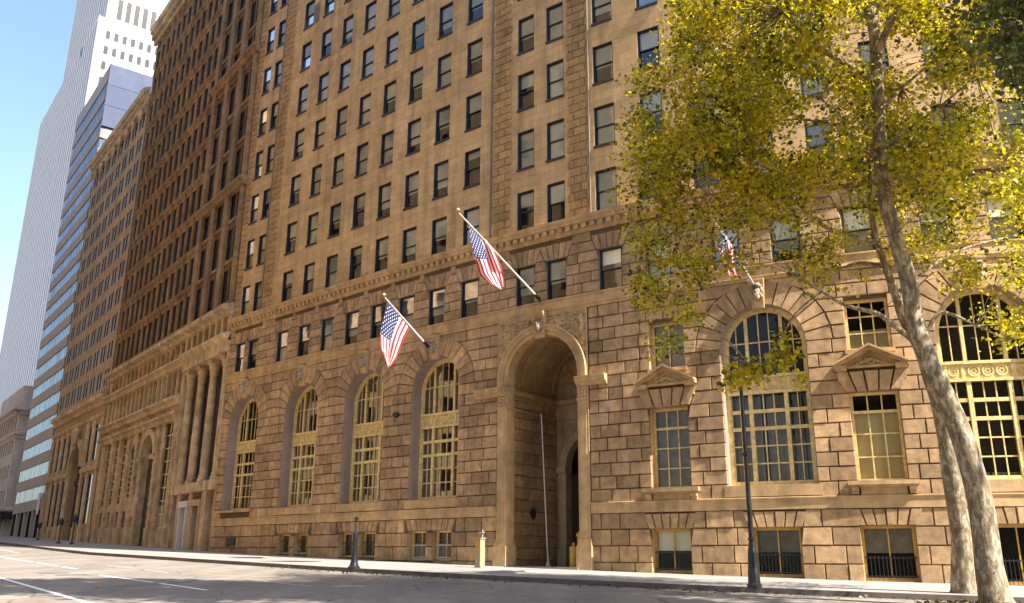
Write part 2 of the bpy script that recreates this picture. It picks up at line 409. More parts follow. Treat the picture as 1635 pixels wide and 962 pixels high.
# rusticated vertical strips of the upper storeys
for (a, b) in ((.05, .82), (3.72, 4.95), (25.72, 27.08), (30.72, 32.0)):
    qm = MB(ORG); z = 16.75; r = 0
    while z < 58:
        m = (a + b) / 2 + (.16 if r % 2 else -.16) * (b - a); j = .1 if r % 2 else 0
        if b - a > 1: block(qm, F, [(a + j, z), (m, z), (m, z + .46), (a + j, z + .46)], .06); block(qm, F, [(m, z), (b - .1 + j, z), (b - .1 + j, z + .46), (m, z + .46)], .06)
        else: block(qm, F, [(a, z), (b - j, z), (b - j, z + .46), (a, z + .46)], .06)
        z += .46; r += 1
    qm.build('quoin_strip', M['strip'], main)
for s in (3.62, 25.62, 32.06): tm = MB(ORG); fbox(tm, F, s - .04, s + .04, 0, .09, 16.8, 58); tm.build('downpipe', M['pipe'], main)
# belt course, ledge, dentil cornice, plinth
for s0, s1 in ((0, 26.32), (31.82, SMAX)):
    b = MB(ORG); sweep(b, F, [(-.01, 2.06), (.12, 2.06), (.12, 2.46), (.17, 2.5), (.17, 2.54), (-.01, 2.58)], s0, s1)
    b.build('belt_course', M['trim'], main)
b = MB(ORG)
sweep(b, F, [(-.01, 11.9), (.12, 11.9), (.14, 12.0), (.22, 12.06), (.13, 12.1), (.13, 12.5), (.2, 12.54), (.2, 12.6), (-.01, 12.66)], 0, SMAX); b.build('ledge', M['trim'], main)
b = MB(ORG)
sweep(b, F, [(-.01, 15.84), (.1, 15.84), (.1, 15.95), (.16, 16.0), (.16, 16.24), (.36, 16.3), (.38, 16.42), (.46, 16.5), (.48, 16.64), (-.01, 16.74)], 0, SMAX)
cornice = b.build('cornice', M['trim'], main)
b = MB(ORG); s = .2
while s < SMAX - .2: fbox(b, F, s, s + .24, .15, .33, 16.03, 16.26); s += .47
tag(b.build('dentils', M['trim'], cornice), kind='stuff')
# ------------------------------------------------------------------ windows
def frame_bars(mb, x0, x1, z0, z1, w, y0, y1):
    mb.box(x0, x0 + w, y0, y1, z0, z1); mb.box(x1 - w, x1, y0, y1, z0, z1); mb.box(x0 + w, x1 - w, y0 + .002, y1 - .002, z0, z0 + w); mb.box(x0 + w, x1 - w, y0 + .002, y1 - .002, z1 - w, z1)
def sash_proto(hw, h):
    f = MB()
    f.box(-hw, -hw + .05, .03, .25, 0, h); f.box(hw - .05, hw, .03, .25, 0, h); f.box(-hw + .05, hw - .05, .03, .25, h - .05, h)
    frame_bars(f, -hw + .05, hw - .05, h * .5 - .03, h - .05, .05, .12, .175)
    frame_bars(f, -hw + .05, hw - .05, .03, h * .5 + .03, .055, .18, .235)
    f.box(-hw - .02, hw + .02, -.07, .3, -.09, .03)
    g = MB(); g.quad((-hw + .1, .15, h * .5), (hw - .1, .15, h * .5), (hw - .1, .15, h - .1), (-hw + .1, .15, h - .1)); g.quad((-hw + .1, .21, .08), (hw - .1, .21, .08), (hw - .1, .21, h * .5), (-hw + .1, .21, h * .5))
    return f, g
_pm = {}
def put_window(parent, Fn, o, names=('sash_window', 'pane', 'blind'), blindp=None, flip=False):
    key = (round(o.hw, 2), round(o.top - o.z0, 2))
    if key not in _pm:
        f, g = sash_proto(o.hw, o.top - o.z0)
        a = f.build('sash_window', M['navy']); c = g.build('pane', M['tglass']); bl = []
        for t in (0, .28, .42, .5, .62, .78):
            m = MB(); h = o.top - o.z0; m.quad((-o.hw, .24, h * t + .03), (o.hw, .24, h * t + .03), (o.hw, .24, h), (-o.hw, .24, h))
            e = m.build('blind', M['blind']); bl.append(e.data); bpy.data.objects.remove(e)
        ms = (a.data, c.data, bl)
        for q in (a, c): bpy.data.objects.remove(q)
        _pm[key] = ms
    ms = _pm[key]
    w = link(bpy.data.objects.new('sash_window', ms[0]), parent)
    t = Fn.tan(o.c); loc = Fn(o.c, 0, o.z0) - parent.location
    w.location = loc; w.rotation_euler = (0, 0, math.atan2(t.y, t.x))
    link(bpy.data.objects.new('pane', ms[1]), w)
    me = random.choices(ms[2], (7, 2.5, 3, 2.0, .9, .4))[0]
    bo = link(bpy.data.objects.new('blind', me), w)
    if rnd() < .45:
        bo.material_slots[0].link = 'OBJECT'; bo.material_slots[0].material = M['blind2']
    return w
all_w = sorted(R0_ops + UP_ops, key=lambda o: (0 if in_frame(F(o.c, 0, o.z0 + 1), 0) else 1, F(o.c, 0, o.z0).length))
for o in all_w[:100]: put_window(main, F, o)
rest = MB(ORG)
for o in all_w[100:]:
    f, g = sash_proto(o.hw, o.top - o.z0); t = F.tan(o.c); a = math.atan2(t.y, t.x); L = F(o.c, 0, o.z0)
    def add(src, mi, cut=None):
        rest.m = mi; base = len(rest.v)
        for (x, y, z) in src.v: rest.p((L.x + x * math.cos(a) - y * math.sin(a), L.y + x * math.sin(a) + y * math.cos(a), L.z + z))
        for q in src.f: rest.face([base + k for k in q])
    add(f, 0); add(g, 1)
    m = MB(); h = o.top - o.z0; tt = random.choice((0, .2, .42, .5)); m.quad((-o.hw, .24, h * tt + .03), (o.hw, .24, h * tt + .03), (o.hw, .24, h), (-o.hw, .24, h)); add(m, 2 if rnd() < .55 else 3)
tag(rest.build('sash_windows', [M['navy'], M['tglass'], M['blind'], M['blind2']], main), kind='stuff')
# --- tall arched windows: cream frame, glass, curtains, keystone
def arch_poly(o, z0, inset, n=24):
    r = o.hw - inset; pts = [(o.c - r, z0)] + [(o.c + r * math.cos(math.pi * (1 - i / n)), o.z1 + r * math.sin(math.pi * (1 - i / n))) for i in range(n + 1)] + [(o.c + r, z0)]
    return pts
def arched_window(o, D, drawn):
    f = MB(ORG); hw = o.hw; zb = o.z0 + .04; zt1, zt2 = 6.95, 7.78
    # curved outer frame and jambs
    A = arch_poly(o, zb, 0.0); B = arch_poly(o, zb, .17); C = arch_poly(o, zb, .22)
    for k in range(len(A) - 1):
        q = [A[k], A[k + 1], B[k + 1], B[k]]
        f.hexa([F(q[0][0], -D + .1, q[0][1]), F(q[1][0], -D + .1, q[1][1]), F(q[2][0], -D + .1, q[2][1]), F(q[3][0], -D + .1, q[3][1])] + [F(a, -D - .05, z) for a, z in q])
        q = [B[k], B[k + 1], C[k + 1], C[k]]
        f.hexa([F(a, -D + .05, z) for a, z in q] + [F(a, -D - .03, z) for a, z in q])
    m1 = hw * .42
    fbox(f, F, o.c - hw + .17, o.c + hw - .17, -D - .05, -D + .1, zb, zb + .16)
    def zarc(s): return o.z1 + math.sqrt(max(.01, (hw - .15) ** 2 - (s - o.c) ** 2))
    for s in (o.c - m1, o.c + m1): fbox(f, F, s - .085, s + .085, -D - .05, -D + .12, zb + .16, zt1); fbox(f, F, s - .07, s + .07, -D - .05, -D + .1, zt2, zarc(s))
    secs = [(o.c - hw + .2, o.c - m1 - .085, 2), (o.c - m1 + .085, o.c + m1 - .085, 3), (o.c + m1 + .085, o.c + hw - .2, 2)]
    H = (zt1 - zb - .16) / 5; zz = [zb + .16 + H * i for i in range(6)]
    for (a, c, n) in secs:
        for i in range(1, 5):
            w = .075 if i >= 3 else .028; fbox(f, F, a, c, -D - .03, -D + (.09 if i >= 3 else .03), zz[i] - w, zz[i] + w)
        for i in range(1, n): s = a + (c - a) * i / n; fbox(f, F, s - .024, s + .024, -D - .02, -D + .035, zb + .16, zt1); fbox(f, F, s - .022, s + .022, -D - .02, -D + .035, zt2, zarc(s))
    zl = o.z1 + .28
    fbox(f, F, o.c - hw + .25, o.c + hw - .25, -D - .02, -D + .032, zl - .026, zl + .026)
    win = f.build('arched_window', M['cream'], main)
    # ornamented band between the lower and the round-headed lights
    p = MB(ORG); fbox(p, F, o.c - hw + .17, o.c + hw - .17, -D - .05, -D + .07, zt1, zt2)
    for z in (zt1 + .06, zt2 - .06): fbox(p, F, o.c - hw + .12, o.c + hw - .12, -D, -D + .17, z - .06, z + .06)
    for s, r in ((-1.28, .17), (-.52, .2), (0, .2), (.52, .2), (1.28, .17)):
        pts = [F(o.c + s + r * math.cos(a * math.pi / 8), -D + .08, (zt1 + zt2) / 2 + r * math.sin(a * math.pi / 8)) for a in range(17)]; p.tube(pts, .035, 6, False)
        for a in range(6): s2 = o.c + s + .09 * math.cos(a * 1.047); z2 = (zt1 + zt2) / 2 + .09 * math.sin(a * 1.047); fbox(p, F, s2 - .03, s2 + .03, -D, -D + .1, z2 - .03, z2 + .03)
    for s in (-.92, .92, -1.55, 1.55): fbox(p, F, o.c + s - .06, o.c + s + .06, -D, -D + .11, zt1 + .14, zt2 - .14)
    p.build('spandrel_panel', M['cream'], win)
    g = MB(ORG); pts = arch_poly(o, zb, .1); g.face([g.p(F(a, -D - .01, z)) for a, z in pts]); g.build('pane', M['glass'], win)
    c = MB(ORG); n = 46; rows = []
    for i in range(n + 1):
        s = o.c - hw + 2 * hw * i / n; rows.append((c.p(F(s, -D - .22 + .035 * math.sin(i * 1.9) + .02 * math.sin(i * .7), zb)), c.p(F(s, -D - .22 + .03 * math.sin(i * 1.9), drawn))))
    gaps = random.sample(range(4, n - 4), 6)
    for i in range(n):
        if i in gaps: continue
        c.face((rows[i][0], rows[i + 1][0], rows[i + 1][1], rows[i][1]))
    c.build('curtain', M['curtain'], win)
for o, dr in zip(arch_ops, (5.4, 6.0, 6.9, 6.9, 6.9, 3.4)): arched_window(o, .8 if o.c < 30 else .55, dr)
# sills under the arched windows
for o in arch_ops[1:]: b = MB(ORG); fbox(b, F, o.c - 1.98, o.c + 1.98, -.6, .1, 2.6, 3.04); fbox(b, F, o.c - 1.86, o.c + 1.86, -.9, .05, 2.9, 3.06); b.build('window_sill', M['trim'], main)
o = arch_ops[0]; b = MB(ORG); fbox(b, F, o.c - 2.0, o.c + 2.0, -.9, .22, 2.92, 3.06)
b.build('window_sill', M['trim'], main)
# keystones: a scroll with a bearded head
def blob(mb, c, r, sq=(1, 1, 1), rough=.12, seed=0, axes=None):
    n, m = 9, 12; c = Vector(c); ids = []
    for i in range(n + 1):
        row = []
        for j in range(m):
            a = math.pi * i / n; t = 2 * math.pi * j / m; d = Vector((math.sin(a) * math.cos(t), math.sin(a) * math.sin(t), math.cos(a)))
            k = 1 + rough * mnoise.noise(d * 2.2 + Vector((seed, seed * 1.7, 0)))
            v = Vector((d.x * sq[0], d.y * sq[1], d.z * sq[2])) * (r * k)
            if axes: v = axes[0] * v.x + axes[1] * v.y + Vector((0, 0, v.z))
            row.append(mb.p(c + v))
        ids.append(row)
    for i in range(n):
        for j in range(m): mb.face((ids[i][j], ids[i][(j + 1) % m], ids[i + 1][(j + 1) % m], ids[i + 1][j]))
def keystone(Fn, c, z0, z1, parent, w=.34, p=.42, seed=1):
    k = MB(ORG); H = z1 - z0
    prof = [(0, .1 + .1), (.25, .16 + .08), (.55, .26), (.8, p * .8), (.93, p), (1, p)]
    for (u0, n0), (u1, n1) in zip(prof, prof[1:]):
        wa = w * (.72 + .28 * u0); wb = w * (.72 + .28 * u1)
        k.hexa([Fn(c - wa, n0, z0 + H * u0), Fn(c + wa, n0, z0 + H * u0), Fn(c + wb, n1, z0 + H * u1), Fn(c - wb, n1, z0 + H * u1), Fn(c - wa, 0, z0 + H * u0), Fn(c + wa, 0, z0 + H * u0), Fn(c + wb, 0, z0 + H * u1), Fn(c - wb, 0, z0 + H * u1)])
    o = k.build('keystone', M['trim'], parent)
    h = MB(ORG); t = Fn.tan(c); ax = (t, Vector((t.y, -t.x, 0)))
    zc = z0 + H * .55; B = lambda ds, n, z, r, sq, ro=.1: blob(h, Fn(c + ds, n, z), r, sq, ro, seed + ds, ax)
    B(0, .32, zc, .2, (.85, .9, 1.15)); B(0, .5, zc - .02, .06, (.7, 1, 1.3)); B(0, .42, zc - .24, .15, (.9, .8, 1.3), .5)
    for d in (-1, 1): B(d * .08, .45, zc + .06, .035, (1.2, .8, .8)); B(d * .2, .26, zc + .08, .13, (.7, 1, 1.5), .5); B(d * .17, .3, zc - .18, .1, (.8, 1, 1.4), .5)
    B(0, .36, zc + .26, .18, (1.2, .9, .6), .5)
    h.build('carved_head', M['pale'], o, smooth=True)
for i, c in enumerate(ARCH): keystone(F, c, 10.62, 11.92, main, seed=i * 3.1 + 1)
# --- rectangular windows with pediment and bracketed sill, and the small ones above
def grid_window(o, D, rows, cols, name, mat, back, blind_from=0., blindm=None, heavy=()):
    f = MB(ORG); x0, x1, z0, z1 = o.c - o.hw, o.c + o.hw, o.z0, o.z1
    w = .1
    fbox(f, F, x0, x0 + w, -D - .06, -D + .08, z0, z1); fbox(f, F, x1 - w, x1, -D - .06, -D + .08, z0, z1); fbox(f, F, x0 + w, x1 - w, -D - .06, -D + .078, z0, z0 + w); fbox(f, F, x0 + w, x1 - w, -D - .06, -D + .078, z1 - w, z1)
    for i in range(1, cols): s = x0 + w + (x1 - x0 - 2 * w) * i / cols; fbox(f, F, s - .026, s + .026, -D - .03, -D + .03, z0 + w, z1 - w)
    for k, u in enumerate(rows): z = z0 + (z1 - z0) * u; t = .055 if k in heavy else .026; fbox(f, F, x0 + w, x1 - w, -D - .03, -D + (.055 if k in heavy else .028), z - t, z + t)
    win = f.build(name, mat, main)
    g = MB(ORG); g.quad(F(x0 + .05, -D - .01, z0 + .05), F(x1 - .05, -D - .01, z0 + .05), F(x1 - .05, -D - .01, z1 - .05), F(x0 + .05, -D - .01, z1 - .05)); g.build('pane', M['glass'], win)
    if blindm:
        c = MB(ORG); zb, zt = back; c.quad(F(x0, -D - .12, z0 + (z1 - z0) * zb), F(x1, -D - .12, z0 + (z1 - z0) * zb), F(x1, -D - .12, z0 + (z1 - z0) * zt), F(x0, -D - .12, z0 + (z1 - z0) * zt)); c.build('blind', blindm, win)
    return win
grid_window(S_ops[0], .42, (.25, .5, .75), 3, 'casement_window', M['cream'], (.0, .98), 0, M['curtain'], (2,))
grid_window(S_ops[1], .25, (.27, .53, .78), 3, 'casement_window', M['cream'], (0, .78), 0, M['yblind'], (2,))
grid_window(S_ops[2], .25, (.27, .53, .78), 3, 'casement_window', M['cream'], (0, .78), 0, M['yblind'], (2,))
grid_window(E_ops[0], .35, (.5,), 2, 'small_window', M['cream'], (0, 1), 0, M['yblind'])
grid_window(E_ops[1], .22, (.34, .67), 3, 'small_window', M['cream'], (0, .42), 0, M['blind'])
grid_window(E_ops[2], .22, (.34, .67), 3, 'small_window', M['cream'], (0, .6), 0, M['blind'])
for o in S_ops:
    fan(wm2 := MB(ORG), F, o.c, o.hw, o.z1 + .02, .86, 5, .2, .5); wm2.build('flat_arch', M['block'], main)
    p = MB(ORG); zb, zt = o.z1 + .98, o.z1 + 1.75; hw = 1.42
    fbox(p, F, o.c - hw + .12, o.c + hw - .12, 0, .22, zb, zb + .1)
    for sg in (-1, 1):                   # raking cornices and short returns
        e0, e1 = (o.c + sg * hw, zb + .02), (o.c, zt)
        for (d0, d1, nn) in ((-.05, .08, .42), (.08, .17, .56)):
            q = [(e0[0], e0[1] + d0), (e1[0], e1[1] + d0), (e1[0], e1[1] + d1), (e0[0], e0[1] + d1)]
            p.hexa([F(a, nn, z) for a, z in q] + [F(a, 0, z) for a, z in q])
        fbox(p, F, min(o.c + sg * (hw - .5), o.c + sg * (hw - .06)), max(o.c + sg * (hw - .5), o.c + sg * (hw - .06)), 0, .4, zb - .1, zb + .1)
        fbox(p, F, o.c + sg * (hw - .3) - .16, o.c + sg * (hw - .3) + .16, 0, .2, zb - .5, zb - .1)
    p.quad(F(o.c - hw + .1, .14, zb + .05), F(o.c + hw - .1, .14, zb + .05), F(o.c + .02, .14, zt - .02), F(o.c - .02, .14, zt - .02))
    ped = p.build('pediment', M['trim'], main)
    c = MB(ORG); t = F.tan(o.c); ax = (t, Vector((t.y, -t.x, 0)))
    pts = [F(o.c + .18 * math.cos(a * math.pi / 8), .2, zb + .33 + .18 * math.sin(a * math.pi / 8)) for a in range(17)]; c.tube(pts, .035, 6, False)
    for k in range(10):
        blob(c, F(o.c + (-1) ** k * (.02 + .07 * k), .18, zb + .34 - .026 * k), .1 - .004 * k, (1.2, .6, .9), .5, k, ax)
    c.build('carved_crest', M['carve'], ped, smooth=True)
    sl = MB(ORG); fbox(sl, F, o.c - 1.3, o.c + 1.3, -.3, .34, o.z0 - .16, o.z0); fbox(sl, F, o.c - 1.22, o.c + 1.22, -.1, .24, o.z0 - .24, o.z0 - .16); fbox(sl, F, o.c - .85, o.c + .85, -.02, .1, o.z0 - .58, o.z0 - .24)
    for sg in (-1, 1):
        s0 = o.c + sg * 1.05
        fbox(sl, F, s0 - .14, s0 + .14, 0, .27, o.z0 - .38, o.z0 - .24); fbox(sl, F, s0 - .13, s0 + .13, 0, .18, o.z0 - .5, o.z0 - .38)
    sl.build('window_sill', M['trim'], main)
for o in E_ops: b = MB(ORG); fbox(b, F, o.c - o.hw - .12, o.c + o.hw + .12, -.2, .14, o.z0 - .16, o.z0); b.build('window_sill', M['trim'], main)
# --- basement windows: pairs with iron guards on the left, wide glazed openings on the right
def guard(o, D, z1, n, mat, tip=.0):
    m = MB(ORG); z0 = o.z0 + .06
    for i in range(n): s = o.c - o.hw + .1 + (2 * o.hw - .2) * i / (n - 1); m.tube([F(s, -D + .16, z0), F(s, -D + .16, z1 + tip)], .012, 5)
    for z in (z0 + .1, z1 - .08): fbox(m, F, o.c - o.hw + .02, o.c + o.hw - .02, -D + .15, -D + .17, z - .02, z + .02)
    return m
for o in P_ops:
    w = grid_window(o, .4, (), 2, 'basement_window', M['cream'], (0, 1), 0, M['curtain'])
    guard(o, .4, o.z0 + .85, 9, M['iron']).build('window_guard', M['pole'] if o.c > 20 else M['iron'], w)
for i, o in enumerate(D_ops):
    w = grid_window(o, .32, (), 2, 'basement_window', M['amber'], (.5, 1), 0, (M['blind'], M['curtain'], M['curtain'], None)[i])
    guard(o, .32, o.z0 + .92, 13, M['iron']).build('window_guard', M['iron'], w)
    if i == 2:
        c = MB(ORG); s = o.c - .1
        fbox(c, F, s - .2, s + .28, -.75, -.55, o.z0 + .75, o.z0 + 1.05); fbox(c, F, s - .12, s - .04, -.7, -.62, o.z0, o.z0 + .75); fbox(c, F, s + .16, s + .24, -.7, -.62, o.z0, o.z0 + .75); fbox(c, F, s - .04, s + .16, -.7, -.66, o.z0 + .3, o.z0 + .38)
        fbox(c, F, s - .14, s + .2, -.72, -.6, o.z0 + 1.05, o.z0 + 1.12)
        st = c.build('step_stool', M['gold']); tag(st, 'mustard yellow stool standing behind the glass of the basement window with drawn curtains', 'stool')
v = MB(ORG); zc = 1.0                    # small dark vent near the left end
fbox(v, F, 2.1, 3.2, .07, .13, zc - .22, zc + .3)
for k in range(6): fbox(v, F, 2.16, 3.14, .13, .16, zc - .16 + .07 * k, zc - .12 + .07 * k)
v.build('wall_vent', M['iron'], main)
v = MB(ORG); fbox(v, F, 7.36, 8.0, 0, .06, 38.35, 39.9); [fbox(v, F, 7.36 + .03, 8.0 - .03, .06, .08, 38.35 + .1 + .16 * k, 38.35 + .18 + .16 * k) for k in range(int((39.9 - 38.35 - .15) / .16))]; v.build('wall_louvre', M['pipe'], main)
v = MB(ORG); t = F.tan(18.9); blob(v, F(18.9, .2, 7.8), .2, (1, 1, .8), .0); fbox(v, F, 18.8, 19.0, .05, .2, 7.75, 7.95); v.build('wall_lamp', M['iron'], main)
# ------------------------------------------------------------------ the great arched gate
Lg, Rg = GATE - 2.12, GATE + 2.12; DG = 4.7; zg = gs(GATE)
for (a, c) in ((Lg - .6, Lg), (Rg, Rg + .6)):                     # front pilasters with plinth, base and capital
    gm = MB(ORG); fbox(gm, F, a, c, -.55, .12, zg + 1.3, 7.35)
    fbox(gm, F, a - .1, c + .1, -.62, .26, zg - .3, zg + 1.0); fbox(gm, F, a - .06, c + .06, -.6, .2, zg + 1.0, zg + 1.14); fbox(gm, F, a - .03, c + .03, -.58, .16, zg + 1.14, zg + 1.3)
    fbox(gm, F, a + .12, c - .12, .12, .145, zg + 1.6, 7.15)
    fbox(gm, F, a - .04, c + .04, -.57, .16, 7.35, 7.45); fbox(gm, F, a, c, -.55, .13, 7.45, 8.0)
    for k in range(8): blob(gm, F((a + c) / 2 + .17 * math.cos(k * .785), .16, 7.72 + .17 * math.sin(k * .785)), .075, rough=.2)
    blob(gm, F((a + c) / 2, .18, 7.72), .09); gm.build('gate_pilaster', M['trim'], main)
for s0, s1 in ((Lg - 2.0, Lg + .02), (Rg - .02, Rg + 1.62)):      # imposts
    gm = MB(ORG); sweep(gm, F, [(-.5, 8.0), (.16, 8.0), (.2, 8.08), (.26, 8.14), (.36, 8.2), (.38, 8.36), (.42, 8.4), (.42, 8.46), (-.5, 8.5)], s0, s1, .5); gm.build('impost', M['trim'], main)
ar = MB(ORG); K = 36; zs = 8.75          # archivolt in three fasciae, stilted down to the impost
prof = [(2.12, -.5), (2.12, .13), (2.34, .13), (2.34, .2), (2.52, .2), (2.56, .28), (2.66, .28), (2.66, .02)]
path = [(0, 8.5)] + [(math.pi * i / K, None) for i in range(K + 1)] + [(math.pi, 8.5)]
rows = []
for t, zf in path:
    rows.append([ar.p(F(GATE - r * math.cos(t), n, zf if zf else zs + r * math.sin(t))) for r, n in prof])
for A, B in zip(rows, rows[1:]):
    for j in range(len(prof) - 1): ar.face((A[j], B[j], B[j + 1], A[j + 1]))
ar.build('archivolt', M['trim'], main)
# carved spandrels
cm = MB(ORG)
def relief(s, z):
    h = 0
    for sg in (-1, 1):
        c = (GATE + sg * 2.05, 11.05); d = math.hypot(s - c[0], z - c[1])
        h += .1 * math.exp(-((d - .42) / .07) ** 2) + (.09 * math.cos(d * 3.2) if d < .36 else 0)
        a = math.atan2(z - c[1], s - c[0])
        if d > .45: h += .06 * max(0, math.sin(d * 13 + 3 * a)) * (.6 + .4 * math.sin(5 * a + s * 4))
    h += .07 * abs(mnoise.noise(Vector((s * 4.5, z * 4.5, 1)))) * 1.6
    return .02 + 1.5 * max(0, h)
NX, NZ = 116, 76; s0, s1, z0, z1 = Lg - .62, Rg + .62, 8.5, 11.9; ids = {}
for i in range(NX + 1):
    for j in range(NZ + 1):
        s = s0 + (s1 - s0) * i / NX; z = z0 + (z1 - z0) * j / NZ
        edge = min(s - s0, s1 - s, z1 - z); n = .12 if edge < .1 else relief(s, z)
        ids[i, j] = (s, z, n)
pid = {}
def PV(i, j):
    if (i, j) not in pid: s, z, n = ids[i, j]; pid[i, j] = cm.p(F(s, n, z))
    return pid[i, j]
for i in range(NX):
    for j in range(NZ):
        s = s0 + (s1 - s0) * (i + .5) / NX; z = z0 + (z1 - z0) * (j + .5) / NZ
        if math.hypot(s - GATE, max(0, z - zs)) < 2.55: continue
        cm.face((PV(i, j), PV(i + 1, j), PV(i + 1, j + 1), PV(i, j + 1)))
cm.build('carved_spandrel', M['carve'], main)
keystone(F, GATE, 10.72, 12.0, main, .42, .55, 9)
# vaulted porch: coursed side walls, barrel vault, back wall with an inner arched doorway
pm_ = MB(ORG); pm_.m = 0
Wp = 2.45
pw = []
for t_ in range(25):
    t = math.pi * t_ / 24; pw.append((GATE - Wp * math.cos(t), zs + Wp * math.sin(t)))
pw = [(GATE - Wp, zg - .4)] + pw + [(GATE + Wp, zg - .4)]
for (a, z), (a2, z2) in zip(pw, pw[1:]): pm_.quad(F(a, -.5, z), F(a2, -.5, z2), F(a2, -DG, z2), F(a, -DG, z))
fr = [(GATE - 2.12, zg - .4)] + [(GATE - 2.12 * math.cos(math.pi * i / 24), zs + 2.12 * math.sin(math.pi * i / 24)) for i in range(25)] + [(GATE + 2.12, zg - .4)]
for k in range(len(fr) - 1): pm_.quad(F(*[fr[k][0], -.5, fr[k][1]]), F(fr[k + 1][0], -.5, fr[k + 1][1]), F(pw[k + 1][0], -.5, pw[k + 1][1]), F(pw[k][0], -.5, pw[k][1]))
idoor = Op(GATE, 1.7, zg - .4, 4.75, True)
wall_sheet(pm_, F, GATE - Wp, GATE + Wp, zg - .4, zs + Wp, [idoor], n=-DG)
pm_.m = 1
for sgn in (-1, 1):                       # side-wall courses as long flat stones
    z = zg + .35; r = 0
    while z < 7.3:
        for (n0, n1) in (((-.62, -2.3), (-2.3, -3.9), (-3.9, -DG + .05)) if r % 2 else ((-.62, -1.5), (-1.5, -3.1), (-3.1, -DG + .05))):
            sa = GATE + sgn * Wp; sb = sa - sgn * .06
            a, b_ = n0 - .015, n1 + .015
            pm_.hexa([F(sb, a - .03, z + .05), F(sb, b_ + .03, z + .05), F(sb, b_ + .03, z + .54), F(sb, a - .03, z + .54), F(sa, a, z + .02), F(sa, b_, z + .02), F(sa, b_, z + .57), F(sa, a, z + .57)])
        z += .59; r += 1
porch = pm_.build('porch', [M['carve'], M['block']], main)
cr = MB(ORG)                              # inner cornice, ribs, coffers
for sgn in (-1, 1):
    sa = GATE + sgn * Wp
    for (d, z0, z1) in ((.1, 7.35, 7.5), (.06, 7.5, 8.0), (.16, 8.0, 8.15), (.28, 8.15, 8.4)):
        lo, hi = sorted((sa, sa - sgn * d)); fbox(cr, F, lo, hi, -DG, -.55, z0, z1)
fbox(cr, F, GATE - Wp, GATE + Wp, -DG, -DG + .28, 8.15, 8.4); fbox(cr, F, GATE - Wp, GATE + Wp, -DG, -DG + .1, 7.35, 8.15)
for nn in (-.75, -1.5, -DG + .3):
    rr = []
    for i in range(25):
        t = math.pi * i / 24; rr.append([cr.p(F(GATE - r * math.cos(t), n, zs + r * math.sin(t))) for r, n in ((Wp, nn + .16), (Wp - .12, nn + .16), (Wp - .12, nn - .16), (Wp, nn - .16))])
    for A, B in zip(rr, rr[1:]):
        for j in range(3): cr.face((A[j], A[j + 1], B[j + 1], B[j]))
rr = []                                   # inner door surround
for t, zf in [(0, zg)] + [(math.pi * i / 24, None) for i in range(25)] + [(math.pi, zg)]:
    rr.append([cr.p(F(idoor.c - r * math.cos(t), n, zf if zf is not None else 4.75 + r * math.sin(t))) for r, n in ((1.7, -DG - .4), (1.7, -DG + .2), (2.1, -DG + .26), (2.2, -DG + .2), (2.2, -DG))])
for A, B in zip(rr, rr[1:]):
    for j in range(4): cr.face((A[j], A[j + 1], B[j + 1], B[j]))
for sgn in (-1, 1): s = idoor.c + sgn * 1.95; fbox(cr, F, s - .3, s + .3, -DG, -DG + .34, 4.5, 4.8); fbox(cr, F, s - .28, s + .28, -DG, -DG + .3, zg, zg + .9)
for k in range(14): blob(cr, F(GATE + (-1) ** k * (.25 + .13 * k), -DG + .1, 8.75 + 1.5 * math.sin(k * 1.3) ** 2), .22, (.9, .5, 1.3), .5, k)
cr.build('porch_mouldings', M['carve'], porch)
dm = MB(ORG); zt = 4.2
for i in range(2): s = idoor.c + (-1.68 + 1.7 * i); fbox(dm, F, s, s + 1.66, -DG - .45, -DG - .36, zg + .02, zt)
for i in range(2):
    for k in range(3): s = idoor.c - 1.45 + 1.7 * i; fbox(dm, F, s, s + 1.2, -DG - .36, -DG - .33, zg + .4 + k * 1.25, zg + 1.4 + k * 1.25)
fbox(dm, F, idoor.c - 1.7, idoor.c + 1.7, -DG - .45, -DG - .3, zt, zt + .25)
dm.build('door', plain('dark_bronze_door', (.045, .032, .02), .4, .3), porch)
fl = MB(ORG); fl.quad(F(GATE - 2.5, -DG - .5, zg + .05), F(GATE + 2.5, -DG - .5, zg + .05), F(GATE + 2.5, .1, zg + .05), F(GATE - 2.5, .1, zg + .05)); fbox(fl, F, GATE - 2.12, GATE + 2.12, -.3, .3, zg - .3, zg + .06)
fl.build('threshold', M['reveal'], porch)
v = MB(ORG); blob(v, F(GATE - Wp + .14, -2.4, 2.3), .3, (.5, 1, 1), 0); v.build('wall_lamp', M['iron'], porch)
p = MB(); q0 = F(GATE - .8, -1.6, zg + .06); q1 = F(GATE - 1.12, -1.5, 7.2); p.tube([q0, q1], [.04, .03], 8); p.lathe(q0, [(.14, 0), (.12, .08), (.06, .22), (.045, .5)], 12)
tag(p.build('standing_pole', M['pole']), 'thin pale pole standing in the shaded gate passage', 'pole')
p = MB(); c0 = F(GATE + 1.62, -.95, zg + .06)
p.lathe(c0, [(.3, 0), (.3, .1), (.25, .14), (.24, 1.35), (.29, 1.4), (.29, 1.5), (.15, 1.62)], 10)
p.lathe(c0 + Vector((0, 0, 1.6)), [(.1, 0), (.12, .25), (.1, .8), (.14, .85), (.05, 1.0)], 10); p.lathe(c0 + Vector((-.42, -.15, 0)), [(.2, 0), (.2, .9), (.06, .95), (.06, 1.1)], 10)
tag(p.build('pedestal', M['gold']), 'mustard yellow metal pedestal stack just inside the right jamb of the gate', 'pedestal')
